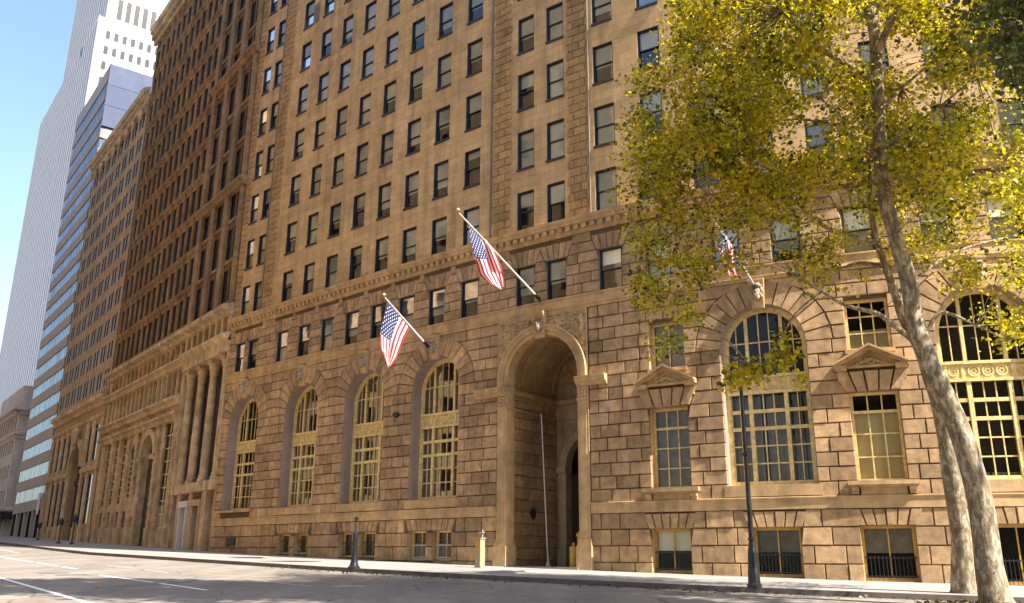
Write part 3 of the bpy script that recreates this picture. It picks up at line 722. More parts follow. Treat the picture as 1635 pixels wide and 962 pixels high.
# ------------------------------------------------------------------ the neighbours up the street
DIR = (-.61, .792); BR = Straight((-20.4, 62.0), DIR); NO = BR.no
def bg(s): q = BR(s, 0, 0); return gz(q.x, q.y)
def dark_pane(name, lo, hi, tintb=(.25, .3, .42), rough=.12, metal=0.):
    g = G(name); geo = g.n('ShaderNodeNewGeometry'); oi = g.n('ShaderNodeObjectInfo')
    a = g.math('FRACT', g.math('ADD', g.math('MULTIPLY', geo.outputs['Random Per Island'], 7.3), g.math('MULTIPLY', oi.outputs['Random'], 3.1)))
    g.l(g.ramp(a, [(0, lo), (.6, lo), (.75, tintb), (1, hi)]), g.b.inputs['Base Color']); g.b.inputs['Roughness'].default_value = rough; g.b.inputs['Metallic'].default_value = metal
    return g.mat
M.update(
    brown=stone('brown_tower_stone', (.17, .098, .04), var=.4, bump=.3, scale=1.2, streak=.3, island=.0),
    brownp=stone('brown_pier_stone', (.30, .18, .075), var=.4, bump=.3, scale=1.5, streak=.3, island=.14),
    lime=stone('buff_limestone', (.60, .43, .24), var=.38, bump=.25, scale=1.5, streak=.32, island=.08),
    tan2=ashlar('tan_block_stone', (.43, .285, .13), 1.6, .55, .1, .75),
    pane=dark_pane('small_dark_pane', (.02, .018, .018), (.16, .15, .12), (.07, .07, .075)),
    dpane=plain('deep_dark_pane', (.05, .046, .045), .3, var=.4, spec=.2),
    bluepane=dark_pane('painted_sky_glass', (.05, .12, .30), (.20, .30, .48), (.025, .05, .12), .3, 0),  # mirrored sky painted into the pane colours
    metal=plain('blue_grey_metal_panel', (.075, .09, .14), .95, 0, var=.12, scale=.8, island=.12),
    spand=stone('grey_concrete_spandrel', (.42, .37, .33), var=.1, bump=.05, streak=.15),
    white=stone('white_limestone', (.78, .76, .75), var=.06, bump=.03, streak=.08),
    whitep=stone('pale_fluted_stone', (.66, .63, .63), var=.08, bump=.03, streak=.1),
    grey=stone('pinkish_grey_stone', (.55, .48, .43), var=.16, bump=.2, streak=.25),
    dark=plain('blackened_steel', (.012, .012, .013), .5),
    wpaint=plain('off_white_paint', (.6, .58, .52), .6),
)
def core(mb, F_, s0, s1, d0, d1, z0, z1): fbox(mb, F_, s0, s1, -d1, -d0, z0, z1)
def win_mesh(hw, h, bars=1, pane='pane', frame='navy', depth=.3):
    f = MB(); frame_bars(f, -hw, hw, 0, h, .07, depth - .06, depth + .02)
    if bars: f.box(-hw + .07, hw - .07, depth - .05, depth, h * .5 - .035, h * .5 + .035)
    f.m = 1; f.quad((-hw, depth, 0), (hw, depth, 0), (hw, depth, h), (-hw, depth, h))
    return f
def put_small(parent, Fn, ops, hw, h, name='window', lim=100, pane='pane', frame='navy', depth=.3, stuff='windows', bars=1):
    ops = sorted(ops, key=lambda o: (0 if in_frame(Fn(o.c, 0, o.z0 + 1), 0) else 1, Fn(o.c, 0, o.z0).length))
    src = win_mesh(hw, h, bars, pane, frame, depth); me = None; t = Fn.tan(0); out = t
    # the street lies on the other side of these walls' running direction: x runs along -s so that +y points inwards
    a = math.atan2(-t.y, -t.x)
    for o in ops[:lim]:
        if me is None: ob = src.build(name, [M[frame], M[pane]]); me = ob.data; bpy.data.objects.remove(ob)
        w = link(bpy.data.objects.new(name, me), parent); w.location = Fn(o.c, 0, o.z0) - parent.location; w.rotation_euler = (0, 0, a)
    if len(ops) > lim:
        r = MB(parent.location)
        for o in ops[lim:]:
            L = Fn(o.c, 0, o.z0); b0 = len(r.v)
            for x, y, z in src.v: r.p((L.x + x * math.cos(a) - y * math.sin(a), L.y + x * math.sin(a) + y * math.cos(a), L.z + z))
            for q, mi in zip(src.f, src.mi): r.m = mi; r.face([b0 + k for k in q])
        tag(r.build(stuff, [M[frame], M[pane]], parent), kind='stuff')
# ---- brown tower on a buff limestone base
o0 = BR(0, 0, bg(0)); bt = empty('office_tower', o0, 'tall dark brown stone tower with dense pier rows above a pale columned base', 'building')
SA, SB = 10.0, 34.3
wins, awins, ops = [], [], []
wall = MB(o0); wall.m = 0
for k in range(12):
    z = 18.6 + 3.42 * k
    for b in range(3):
        c0 = 1.95 + 3.05 * b
        for d in (-.72, .72): ops.append(Op(c0 + d, .6, z, z + 2.6))
bops = [Op(11.2 + 1.78 * i, .6, 18.6 + 3.42 * k, 18.6 + 3.42 * k + 2.6) for k in range(11) for i in range(13)]
wall_sheet(wall, BR, 0, SA, 17.4, 64, ops, step=50); wall_sheet(wall, BR, SA, SB - 1.6, 17.4, 60, bops, step=50)
for o in ops + bops: reveal(wall, BR, o, .17)
core(wall, BR, SB - 1.6, SB, 1.8, 2.2, -1, 60); core(wall, BR, 0, SB, .2, 14, 17.4, 60); core(wall, BR, 0, SA, .2, 14, 60, 64)
for i in range(14): fbox(wall, BR, SB - 1.5, SB, -1.0, -.7, 19 + 3 * i, 19.5 + 3 * i)
wall.build('wall', M['brown'], bt)
for s in (.2, 3.45, 6.5, 9.6): pr = MB(o0); fbox(pr, BR, s - .42 + (.4 if s < 1 else 0), s + .42, 0, .3, 17.9, 64); pr.build('pier', M['brownp'], bt)
for i in range(14):
    pr = MB(o0); s = 10.3 + 1.78 * i; fbox(pr, BR, s - .22, s + .22, 0, .09, 17.9, 57.2); pr.tube([BR(s, .08, 18), BR(s, .08, 57)], .09, 6)
    for k in range(11): fbox(pr, BR, s - .28, s + .28, .0, .15, 18.2 + 3.42 * k, 18.55 + 3.42 * k)
    pr.build('pier', M['brownp'], bt)
for k in range(12):
    st = MB(o0); z = 18.45 + 3.42 * k
    if k < 11: sweep(st, BR, [(0, z - .3), (.1, z - .25), (.2, z - .1), (.26, z - .06), (.26, z + .04), (0, z + .1)], SA, SB - 1.6)
    for i in range(13): fbox(st, BR, 11.2 + 1.78 * i - .5, 11.2 + 1.78 * i + .5, 0, .05, z - .72, z - .35)
    fbox(st, BR, .1, SA, 0, .12, z - .2, z + .05); st.build('sill_course', M['brownp'], bt)
for z in (28.0, 39.6, 50.4): st = MB(o0); sweep(st, BR, [(0, z - .5), (.35, z - .45), (.45, z - .1), (.6, z), (.6, z + .2), (0, z + .35)], 0, SA); st.build('string_course', M['brownp'], bt)
cn = MB(o0)
sweep(cn, BR, [(0, 56.9), (.3, 56.9), (.35, 57.6), (.6, 58.1), (.85, 58.2), (.9, 58.7), (.9, 58.9), (0, 59.2)], SA, SB + .3)
for i in range(34): s = SA + .4 + .72 * i; fbox(cn, BR, s - .15, s + .15, .3, .7, 57.3, 58.1)
cn.build('roof_cornice', M['lime'], bt)
put_small(bt, BR, ops + bops, .6, 2.6, depth=.14, pane='dpane')
# base
bs = MB(o0)
arch = Op(17.2, 1.75, -1, 8.3, True)
sto = [Op(12.3, .9, 2.2, 10.6), Op(14.2, .42, 5.2, 10.6), Op(20.4, .45, 5.2, 10.6), Op(22.3, .95, 5.0, 8.8, True), Op(25.3, .8, 4.6, 10.6), Op(28.2, .8, 4.6, 10.6), Op(31, .8, 4.6, 10.6)]
low = [Op(c, .42, 1.9 + bg(c) * .6, 3.3 + bg(c) * .6) for c in (21.6, 23, 25.3, 28.2, 31)] + [Op(20.1, .55, bg(20), 3.4)]
att = [Op(11.0 + 1.35 * i, .36, 12.9, 14.9) for i in range(17)] + [Op(11.0 + 1.35 * i, .36, 15.95, 17.1) for i in range(17)]
wall_sheet(bs, BR, SA, SB, -1, 17.4, [arch] + sto + low + att, step=50)
for o in [arch]: reveal(bs, BR, o, .5)
for o in sto + low + att: reveal(bs, BR, o, .16)
for s in (10.5, 13.4, 15.1, 19.3, 21.2, 23.7, 26.7, 29.6, 32.4):           # giant pilasters
    fbox(bs, BR, s - .36, s + .36, 0, .1, bg(s) - .6, 10.9); fbox(bs, BR, s - .45, s + .45, 0, .2, bg(s) - .6, bg(s) + 1.5); fbox(bs, BR, s - .45, s + .45, 0, .18, 10.5, 10.95)
    for k in range(12): fbox(bs, BR, s - .4, s + .4, 0, .14, 2.6 + .66 * k, 3.1 + .66 * k)
for z, n in ((11.0, .5), (12.2, .7), (15.3, .6)): sweep(bs, BR, [(0, z - .4), (n * .5, z - .35), (n * .6, z), (n, z + .1), (n, z + .3), (0, z + .45)], SA, SB)
for i in range(18): s = 10.3 + 1.35 * i; fbox(bs, BR, s - .16, s + .16, 0, .07, 12.75, 15); fbox(bs, BR, s - .16, s + .16, 0, .07, 15.9, 17.2)
sweep(bs, BR, [(0, 17.1), (.3, 17.15), (.4, 17.4), (.85, 17.5), (.9, 17.8), (0, 18.1)], 0, SB)
rr = []
for i in range(25): t = math.pi * i / 24; rr.append([bs.p(BR(17.2 - r * math.cos(t), n, 8.3 + r * math.sin(t))) for r, n in ((1.75, 0), (1.75, .3), (2.3, .3), (2.3, 0))])
for A, B in zip(rr, rr[1:]):
    for j in range(3): bs.face((A[j], A[j + 1], B[j + 1], B[j]))
fbox(bs, BR, 15.2, 15.5, 0, .5, 7.9, 8.3); fbox(bs, BR, 18.9, 19.2, 0, .5, 7.9, 8.3)
# columned bay
for s0, s1 in ((0, .35), (2.0, 2.9), (4.9, 5.7), (7.6, 8.4), (9.5, 10)): fbox(bs, BR, s0, s1, -1.4, .0, bg(2) - .8, 5.2)
fbox(bs, BR, 0, SA, -1.6, .12, 4.6, 5.3); fbox(bs, BR, 0, .35, -1.6, .1, 5.3, 14.4); fbox(bs, BR, 9.6, 10, -1.6, .1, 5.3, 14.4)
fbox(bs, BR, 0, SA, -1.6, .3, 14.4, 15.2); sweep(bs, BR, [(.3, 15.2), (.5, 15.3), (.7, 15.5), (.7, 15.7), (0, 15.9)], 0, SA)
for i in range(8): s = .3 + 1.34 * i; fbox(bs, BR, s - .22, s + .22, -.3, .22, 15.7, 17.3)
fbox(bs, BR, 0, SA, -.7, -.5, 15.7, 17.3)
bs.build('base_wall', M['lime'], bt)
for s in (1.25, 3.95, 6.6, 9.15):
    c = MB(o0); q = BR(s, -.35, 5.3)
    c.lathe(q, [(.44, 0), (.44, .25), (.37, .3), (.4, .45), (.33, .6), (.33, 2.5), (.28, 7.9), (.34, 8.0), (.3, 8.1), (.44, 8.75), (.44, 8.8)], 18); fbox(c, BR, s - .46, s + .46, -.8, .1, 14.1, 14.42)
    c.build('column', M['lime'], bt, smooth=False)
dk = MB(o0); dk.quad(BR(0, -1.5, -1), BR(SA, -1.5, -1), BR(SA, -1.5, 15.5), BR(0, -1.5, 15.5)); dk.quad(BR(15, -.49, -1), BR(19.4, -.49, -1), BR(19.4, -.49, 10.5), BR(15, -.49, 10.5)); dk.quad(BR(SA, -.17, 4), BR(15, -.17, 4), BR(15, -.17, 17.4), BR(SA, -.17, 17.4)); dk.quad(BR(19.4, -.17, .5), BR(SB, -.17, .5), BR(SB, -.17, 17.4), BR(19.4, -.17, 17.4))
dk.build('glazing', M['dpane'], bt)
fr = MB(o0)
for k in range(3):
    for z in (6.8, 9, 11.4): fbox(fr, BR, 1.9 + 2.65 * k, 3.3 + 2.65 * k, -1.45, -1.38, z, z + .12)
    fbox(fr, BR, 2.55 + 2.65 * k, 2.63 + 2.65 * k, -1.45, -1.38, 5.3, 14.4)
fr.build('glazing_bar', M['navy'], bt)
for o in sto:
    gb = MB(o0); fbox(gb, BR, o.c - .06, o.c + .06, -.16, -.1, o.z0, o.z1)
    for k in range(8): z = o.z0 + (o.z1 - o.z0) * k / 8; fbox(gb, BR, o.c - o.hw, o.c + o.hw, -.16, -.11, z, z + .1)
    gb.build('window_frame', M['cream'], bt)
for s in (6.65, 3.85):
    d = MB(o0); fbox(d, BR, s - .85, s - .62, -1.0, .06, bg(s), 3.6); fbox(d, BR, s + .62, s + .85, -1.0, .06, bg(s), 3.6); fbox(d, BR, s - .95, s + .95, -1.0, .14, 3.6, 4.05)
    dd = d.build('door_surround', M['wpaint'] if s > 5 else M['lime'], bt); e = MB(o0); fbox(e, BR, s - .62, s + .62, -.6, -.5, bg(s), 3.6); e.build('door', M['wpaint'] if s > 5 else M['pane'], dd)
# ---- tan office block with a great round arch
o0 = BR(34.5, 0, bg(34.5)); tb = empty('office_block', o0, 'plain tan office block with even window rows and a big round entrance arch', 'building')
ta, tz = 34.5, 59.5
ops = [Op(35.8 + 1.0 * (i % 2) * 1.15 + 3.0 * (i // 2), .45, 17.2 + 2.98 * k, 17.2 + 2.98 * k + 1.9) for k in range(11) for i in range(16)]
w = MB(o0); ar = Op(44.6, 2.5, -1, 9.3, True)
bo = [Op(c, .8, 3.2, 8.2) for c in (37.2, 39.8, 49.4, 52.2, 55)] + [Op(c, .7, 9.6, 13.4) for c in (37.2, 39.8, 49.4, 52.2, 55, 57.5)]
wall_sheet(w, BR, ta, tz, -1, 49.9, ops + [ar] + bo, step=60)
for o in ops + bo: reveal(w, BR, o, .1)
reveal(w, BR, ar, .75); core(w, BR, ta, tz, 3.0, 16, -1, 50); core(w, BR, ta, tz, .2, 3.1, 15, 51.2)
core(w, BR, ta, 42, .2, 3.1, -1, 15); core(w, BR, 47.2, tz, .2, 3.1, -1, 15)
w.build('wall', M['tan2'], tb)
c = MB(o0)
sweep(c, BR, [(0, 49.4), (.25, 49.5), (.3, 50.2), (.5, 50.6), (.7, 50.7), (.75, 51.3), (0, 51.7)], ta, tz + .5)
for i in range(30): s = ta + .5 + .83 * i; fbox(c, BR, s - .14, s + .14, .25, .55, 50.0, 50.55)
for i in range(8): s = 36.4 + 3 * i; blob(c, BR(s, .2, 48.9), .55, (.5, .5, 1.2), .4, i)
c.build('cornice', M['lime'], tb)
c = MB(o0); sweep(c, BR, [(0, 15.2), (.2, 15.25), (.25, 15.7), (.6, 15.9), (.65, 16.3), (0, 16.5)], ta, tz); sweep(c, BR, [(0, 13.9), (.2, 14), (.3, 14.3), (0, 14.5)], ta, tz); sweep(c, BR, [(0, 8.5), (.2, 8.55), (.3, 8.9), (0, 9.1)], 47.4, tz); sweep(c, BR, [(0, 8.5), (.2, 8.55), (.3, 8.9), (0, 9.1)], ta, 41.8)
c.build('cornice', M['lime'], tb)
c = MB(o0)
for s in (35.3, 38.5, 41.3, 47.9, 50.8, 53.6, 56.4, 59): fbox(c, BR, s - .45, s + .45, 0, .12, bg(s) - .8, 13.9); fbox(c, BR, s - .6, s + .6, 0, .22, bg(s) - .8, bg(s) + 1.4)
rr = []
for i in range(25): t = math.pi * i / 24; rr.append([c.p(BR(44.6 - r * math.cos(t), n, 9.3 + r * math.sin(t))) for r, n in ((2.5, 0), (2.5, .35), (3.2, .35), (3.2, 0))])
for A, B in zip(rr, rr[1:]):
    for j in range(3): c.face((A[j], A[j + 1], B[j + 1], B[j]))
blob(c, BR(44.6, .5, 12.6), .8, (.6, .6, 1.3), .4, 3)
c.build('pilaster', M['lime'], tb)
c = MB(o0); c.quad(BR(41.9, -.74, -1), BR(47.3, -.74, -1), BR(47.3, -.74, 12), BR(41.9, -.74, 12)); c.build('entrance_glazing', M['dpane'], tb)
c = MB(o0); fbox(c, BR, 42.1, 47.1, -.72, -.6, 7.6, 8.1); [fbox(c, BR, s - .07, s + .07, -.72, -.62, 1, 11.4) for s in (43.4, 44.6, 45.8)]; c.build('entrance_frame', M['navy'], tb)
put_small(tb, BR, ops, .45, 1.9, depth=.08, pane='dpane')
put_small(tb, BR, bo[:5], .8, 5.0, 'tall_window', depth=.08); put_small(tb, BR, bo[5:], .7, 3.8, 'mezzanine_window', depth=.08)
# ---- ribbon-window block
ga, gb_ = 60.0, 80.0; o0 = BR(ga, 0, bg(ga)); gl = empty('ribbon_window_building', o0, 'modern grey block with ribbons of glass coloured like mirrored sky and a metal clad end wall', 'building')
SF = Straight(BR(ga, -22, 0).to_2d(), NO.to_2d())   # end wall facing the viewer, s runs out to the street corner at 22
w = MB(o0); core(w, BR, ga + .1, gb_, .5, 21, -1, 66.7); FL = 2.937
w.build('core', M['dark'], gl)
for k in range(21):
    z = 5.6 + FL * k
    m = MB(o0); fbox(m, BR, ga, gb_, -.6, 0, z, z + 1.35 + (1.12 if k == 20 else 0)); fbox(m, SF, 0, 22, -.5, .0, z, z + 1.35 + (1.12 if k == 20 else 0))
    m.build('spandrel', M['spand'], gl)
    if k == 20: break
    r = MB(o0)
    n = 20
    for i in range(n):
        s0 = ga + .2 + (gb_ - ga - .4) * i / n; s1 = ga + .2 + (gb_ - ga - .4) * (i + 1) / n; tl = uni(-.012, .012)
        r.quad(BR(s0 + .06, -.1 + tl, z + 1.35), BR(s1 - .06, -.1 - tl, z + 1.35), BR(s1 - .06, -.1 - tl, z + FL), BR(s0 + .06, -.1 + tl, z + FL))
    for i in range(11): r.quad(SF(22 * i / 11 + .08, -.2, z + 1.35), SF(22 * (i + 1) / 11 - .08, -.2, z + 1.35), SF(22 * (i + 1) / 11 - .08, -.2, z + FL), SF(22 * i / 11 + .08, -.2, z + FL))
    rb = r.build('ribbon_window', M['bluepane'], gl)
    r = MB(o0)
    for i in range(n + 1): s = ga + .2 + (gb_ - ga - .4) * i / n; fbox(r, BR, s - .045, s + .045, -.3, -.085, z + 1.35, z + FL)
    r.build('mullion', M['dark'], rb)
m = MB(o0)
for i in range(5):
    m = MB(o0)
    for k in range(3): fbox(m, SF, 4.4 * i + .04, 4.4 * i + 4.36, 0, .12, 57.3 + 3.2 * k, 60.44 + 3.2 * k + (.05 if k == 2 else 0))
    for k in range(14): fbox(m, SF, 4.4 * i + .04, 4.4 * i + 4.36, 0, .08, 5.6 + FL * k, 7.3 + FL * k) if False else None
    m.build('metal_cladding', M['metal'], gl)
m = MB(o0); fbox(m, BR, ga + .3, gb_ - .3, -2.4, -2.2, -1, 5.6)
m.build('shop_glazing', M['pane'], gl)
for i in range(8): m = MB(o0); s = ga + .5 + 2.7 * i; fbox(m, BR, s - .3, s + .3, -.6, 0, bg(s) - 1, 5.6); m.build('colonnade_post', M['dark'] if i % 2 else M['spand'], gl)
m = MB(o0); fbox(m, BR, ga + 1.5, ga + 2.6, .05, .15, 5.0, 7.6); m.build('hanging_sign', M['wpaint'], gl)
# ---- distant white tower
WS = Straight((-20.4, 62.0), DIR, off=-20); o0 = WS(201.5, 0, 2); wt = empty('white_tower', o0, 'very tall white limestone tower with fluted street side, far up the street', 'building')
w = MB(o0)
def slab(s0, s1, d0, d1, z1, mb=w): fbox(mb, WS, s0, s1, -d1, -d0, 0, z1)
slab(201.5, 291, .14, 60, 159.6); slab(201.5, 267, 2.06, 60, 236)
w.build('shaft', M['white'], wt)
s = 202.0; k = 0
while s < 290.8:
    p = MB(o0); fbox(p, WS, s - 1.02, s + 1.02, -.3, .0, 0, 159.6 - (4 if 222 < s < 226 else 0))
    if s < 266: fbox(p, WS, s - 1.02, s + 1.02, -2.3, -1.9, 159, 234 - (6 if s < 206 or s > 258 else 0))
    p.build('fluted_pier', M['whitep'], wt); s += 3.5
for (a_, b_, n_, z0, z1) in ((201.6, 290.9, -.11, 0, 159.4), (201.6, 266.9, -2.02, 159.7, 235)): p = MB(o0); p.quad(WS(a_, n_, z0), WS(b_, n_, z0), WS(b_, n_, z1), WS(a_, n_, z1)); p.build('slit_glazing', M['dpane'], wt)
WF = Straight((WS(201.5, -60, 0) + Vector((.61, -.792, 0)) * .25).to_2d(), NO.to_2d())
wops = [Op(56.7 - 2.45 * i, .62, z, z + 2.7) for z in (121.2, 126.4, 131.6, 136.9, 142.2, 147.5, 152.8) for i in range(12)]
put_small(wt, WF, wops, .62, 2.7, depth=.2, pane='dpane')
put_small(wt, WF, [Op(54.4 - 2.5 * i, .75, 160.4, 167.6) for i in range(10)], .75, 7.2, 'tall_window', depth=.2, bars=0, pane='dpane')
# ---- pinkish grey corner building with cornices and a dark pavement shed in front
oa, ob_ = 88.0, 108.0; OF = Straight((-20.4, 62.0), DIR, off=0); o0 = OF(oa, 0, bg(oa)); og = empty('corner_building', o0, 'small pinkish grey corner building with stone cornices at far end of street', 'building')
OS = Straight(OF(oa, -14, 0).to_2d(), NO.to_2d())
ops1 = [Op(oa + 2.2 + 2.2 * i, .55, z, z + 2.0) for z in (7.5, 11.2, 14.8, 18.4) for i in range(8)]; ops2 = [Op(3 + 2.6 * i, .6, z, z + 2.1) for z in (7.5, 11.2, 14.8, 18.4) for i in range(4)]
w = MB(o0); wall_sheet(w, OF, oa, ob_, -1, 25, ops1, step=60); wall_sheet(w, OS, 0, 14, -1, 25, ops2, step=60)
for o in ops1: reveal(w, OF, o, .4)
for o in ops2: reveal(w, OS, o, .4)
fbox(w, OF, oa + .45, ob_, -13, -.45, -1, 24.8)
w.build('wall', M['grey'], og)
for z, n in ((21.2, 1.0), (17.6, .45), (6.4, .4)):
    c = MB(o0)
    for FF, a, b_ in ((OF, oa - .0, ob_), (OS, 0, 14)): sweep(c, FF, [(0, z - .7), (n * .4, z - .6), (n * .5, z - .2), (n, z), (n, z + .3), (0, z + .5)], a, b_)
    fbox(c, OF, oa - n, oa, 0, n, z, z + .3); c.build('cornice', M['grey'], og)
put_small(og, OF, ops1, .55, 2.0); put_small(og, OS, ops2, .6, 2.1)
o0 = OF(oa, 0, bg(oa)); sh = empty('sidewalk_shed', o0, 'dark scaffold shed over the pavement before the pinkish corner building', 'shed')
c = MB(o0); fbox(c, OF, oa - 1, ob_ + 4, .1, 5, 5.2, 6.2); fbox(c, OS, 2, 14, .1, 1.5, 5.2, 6.2); c.build('deck', M['dark'], sh)
for i in range(8): c = MB(o0); s = oa + 3 * i; fbox(c, OF, s - .08, s + .08, 4.6, 4.76, bg(s) - .5, 5.2); c.build('post', M['iron'], sh)
c = MB(o0); c.quad(OF(oa, .12, 0), OF(ob_ + 4, .12, 0), OF(ob_ + 4, .12, 5.2), OF(oa, .12, 5.2)); c.build('hoarding', M['dark'], sh)
# ---- the houses over the street, which the windows mirror
def facing(name, p0, p1, h, label, mat, fl=3.8, bay=3.4):
    a, b_ = Vector((p0[0], p0[1], 0)), Vector((p1[0], p1[1], 0)); FF = Straight(p0, (b_ - a).to_2d()); L_ = (b_ - a).length; z0 = gz(*p0) - 1
    root = empty(name, Vector((p0[0], p0[1], gz(*p0))), label, 'building'); m = MB(root.location)
    ops_ = [Op(bay * (i + .5), bay * .24, 3 + fl * k, 3 + fl * k + fl * .58) for i in range(int(L_ / bay)) for k in range(int((h - 5) / fl))]
    fbox(m, FF, 0, L_, -18, -.3, z0, h); wall_sheet(m, FF, 0, L_, z0, h, ops_, step=200); m.quad(FF(0, 0, h), FF(L_, 0, h), FF(L_, -.3, h), FF(0, -.3, h)); m.build('wall', mat, root)
    m = MB(root.location)
    for o in ops_: m.quad(FF(o.c - o.hw, -.25, o.z0), FF(o.c + o.hw, -.25, o.z0), FF(o.c + o.hw, -.25, o.z1), FF(o.c - o.hw, -.25, o.z1))
    tag(m.build('windows', M['pane'], root), kind='stuff')
WB = lambda s, n: BR(s, n, 0).to_2d()
facing('facing_building', WB(48, 33), WB(-26, 33), 58, 'tan office building facing the curved one over the street, mirrored in its windows', M['lime'])
facing('facing_building', WB(130, 33), WB(50, 33), 72, 'brown office building farther up over the street, opposite the glass ribbon block', M['brownp'])
facing('facing_building', (-70, -85), (70, -95), 82, 'buff building closing the open square behind the viewpoint', M['lime'])
# ------------------------------------------------------------------ ground, street, pavement
def groundgrid(name, xs, ys, dz, mat):
    m = MB(); ids = [[m.p((x, y, gz(x, y) + dz), (x, y)) for x in xs] for y in ys]
    for j in range(len(ys) - 1):
        for i in range(len(xs) - 1): m.face((ids[j][i], ids[j][i + 1], ids[j + 1][i + 1], ids[j + 1][i]))
    return m.build(name, mat)
def asphalt():
    g = G('worn_pale_asphalt'); geo = g.n('ShaderNodeNewGeometry'); P_ = geo.outputs['Position']
    mp = g.n('ShaderNodeMapping'); g.l(P_, mp.inputs['Vector']); mp.inputs['Rotation'].default_value = (0, 0, .75); mp.inputs['Scale'].default_value = (1, .22, 1)
    a, _ = noise_col(g, .55, .70, 1.12, coord=mp.outputs[0], detail=5); b_, _ = noise_col(g, 3.0, .88, 1.06, coord=mp.outputs[0]); c_, nz = noise_col(g, 60, .8, 1.15, coord=P_, detail=3)
    c = g.mul(g.mul(g.mul((.235, .20, .165), a), b_), c_)
    cr = g.n('ShaderNodeTexVoronoi', feature='DISTANCE_TO_EDGE', Scale=.33); nn = g.n('ShaderNodeTexNoise', Scale=2.0); g.l(P_, nn.inputs['Vector'])
    g.l(g.mul(P_, nn.outputs['Color'], .12, 'ADD'), cr.inputs['Vector']); c = g.mul(c, g.ramp(cr.outputs['Distance'], [(0, (.42, .40, .38)), (.014, (1, 1, 1))]))
    g.l(c, g.b.inputs['Base Color']); g.b.inputs['Roughness'].default_value = .88
    bp = g.n('ShaderNodeBump', Strength=.3, Distance=.01); g.l(nz.outputs['Fac'], bp.inputs['Height']); g.l(bp.outputs[0], g.b.inputs['Normal'])
    return g.mat
def paving():
    g = G('concrete_paving_flags'); uv = g.n('ShaderNodeUVMap'); geo = g.n('ShaderNodeNewGeometry')
    br = g.n('ShaderNodeTexBrick', Scale=1.0, offset=0.0); g.l(uv.outputs[0], br.inputs['Vector']); br.inputs['Brick Width'].default_value = 1.6; br.inputs['Row Height'].default_value = 1.6; br.inputs['Mortar Size'].default_value = .012
    br.inputs['Color1'].default_value = (.9, .9, .9, 1); br.inputs['Color2'].default_value = (1.06, 1.05, 1.04, 1); br.inputs['Mortar'].default_value = (.5, .48, .46, 1)
    a, _ = noise_col(g, .5, .82, 1.08, coord=geo.outputs['Position']); b_, _ = noise_col(g, 9, .88, 1.06, coord=geo.outputs['Position'])
    g.l(g.mul(g.mul(g.mul((.30, .275, .245), br.outputs['Color']), a), b_), g.b.inputs['Base Color']); g.b.inputs['Roughness'].default_value = .85
    return g.mat
AS = asphalt()
xs = [-1500, -700, -350, -220] + list(range(-120, 60, 6)) + [90, 200, 500, 1500]; ys = [-1500, -600, -200, -80, -30] + list(range(-18, 136, 6)) + [135, 160, 250, 500, 1500]
tag(groundgrid('ground', xs, sorted(set(ys)), -.156, AS), kind='structure')
def edge(n):                              # a line parallel to the house fronts
    pts = []
    for i in range(60): q = F(SMAX * (1 - i / 59.0), n, 0); pts.append(q)
    k = 0
    for i in range(1, 40): q = BR(3.0 * i, n, 0); pts.append(q)
    out = []
    for i, q in enumerate(pts): out.append(q)
    return out
KE = 8.0
def strip(name, n0, n1, dz0, dz1, mat, kind='structure'):
    A, B = edge(n0), edge(n1); m = MB(); d = 0; pr = None
    for i, (a, b_) in enumerate(zip(A, B)):
        if i: d += (B[i] - B[i - 1]).length
        cur = [m.p((a.x + (b_.x - a.x) * t, a.y + (b_.y - a.y) * t, gz(a.x + (b_.x - a.x) * t, a.y + (b_.y - a.y) * t) + dz0 + (dz1 - dz0) * t), (d, t * abs(n1 - n0))) for t in (0, .5, 1)]
        if pr:
            for k in range(2): m.face((pr[k], cur[k], cur[k + 1], pr[k + 1]))
        pr = cur
    return tag(m.build(name, mat), kind=kind)
strip('pavement', -2.0, KE - .18, 0, 0, paving())
strip('road', KE - .01, 27, -.152, -.152, AS)
A, B = edge(KE - .18), edge(KE); m = MB()
ks = [(0, -.2), (0, .012), (1, .012), (1, -.25)]; pr = None
for a, b_ in zip(A, B):
    cur = [m.p(((b_ if t else a).x, (b_ if t else a).y, gz(a.x, a.y) + z)) for t, z in ks]
    if pr:
        for k in range(3): m.face((pr[k], cur[k], cur[k + 1], pr[k + 1]))
    pr = cur
tag(m.build('kerb', plain('dark_granite_kerb', (.13, .105, .09), .8, var=.35, scale=2)), kind='structure')
def ghit(px, py, dz=-.15):
    d = ray(px, py); t = (-1.6 + dz) / (d.z + .009 * d.x - .0293 * d.y); return d * t
def painted(name, segs, w, mat):
    m = MB()
    for (p0, p1) in segs:
        a, b_ = ghit(*p0), ghit(*p1); n = max(1, int((b_ - a).length / 4)); t = (b_ - a).normalized(); sd = Vector((-t.y, t.x, 0)) * (w / 2)
        for i in range(n):
            q0 = a + (b_ - a) * i / n; q1 = a + (b_ - a) * (i + 1) / n
            m.quad(*[(q.x, q.y, gz(q.x, q.y) - .146) for q in (q0 - sd, q1 - sd, q1 + sd, q0 + sd)])
    return tag(m.build(name, mat), kind='structure')
def paint(name, col, wear):
    g = G(name); geo = g.n('ShaderNodeNewGeometry'); nz = g.n('ShaderNodeTexNoise', Scale=5.0, Detail=8.0, Roughness=.8); g.l(geo.outputs['Position'], nz.inputs['Vector'])
    g.l(g.ramp(nz.outputs['Fac'], [(wear - .08, (.26, .225, .19)), (wear + .06, col)]), g.b.inputs['Base Color']); g.b.inputs['Roughness'].default_value = .7; return g.mat
WP = paint('worn_white_paint', (.78, .77, .74), .36); YP = paint('worn_yellow_paint', (.55, .36, .12), .43)
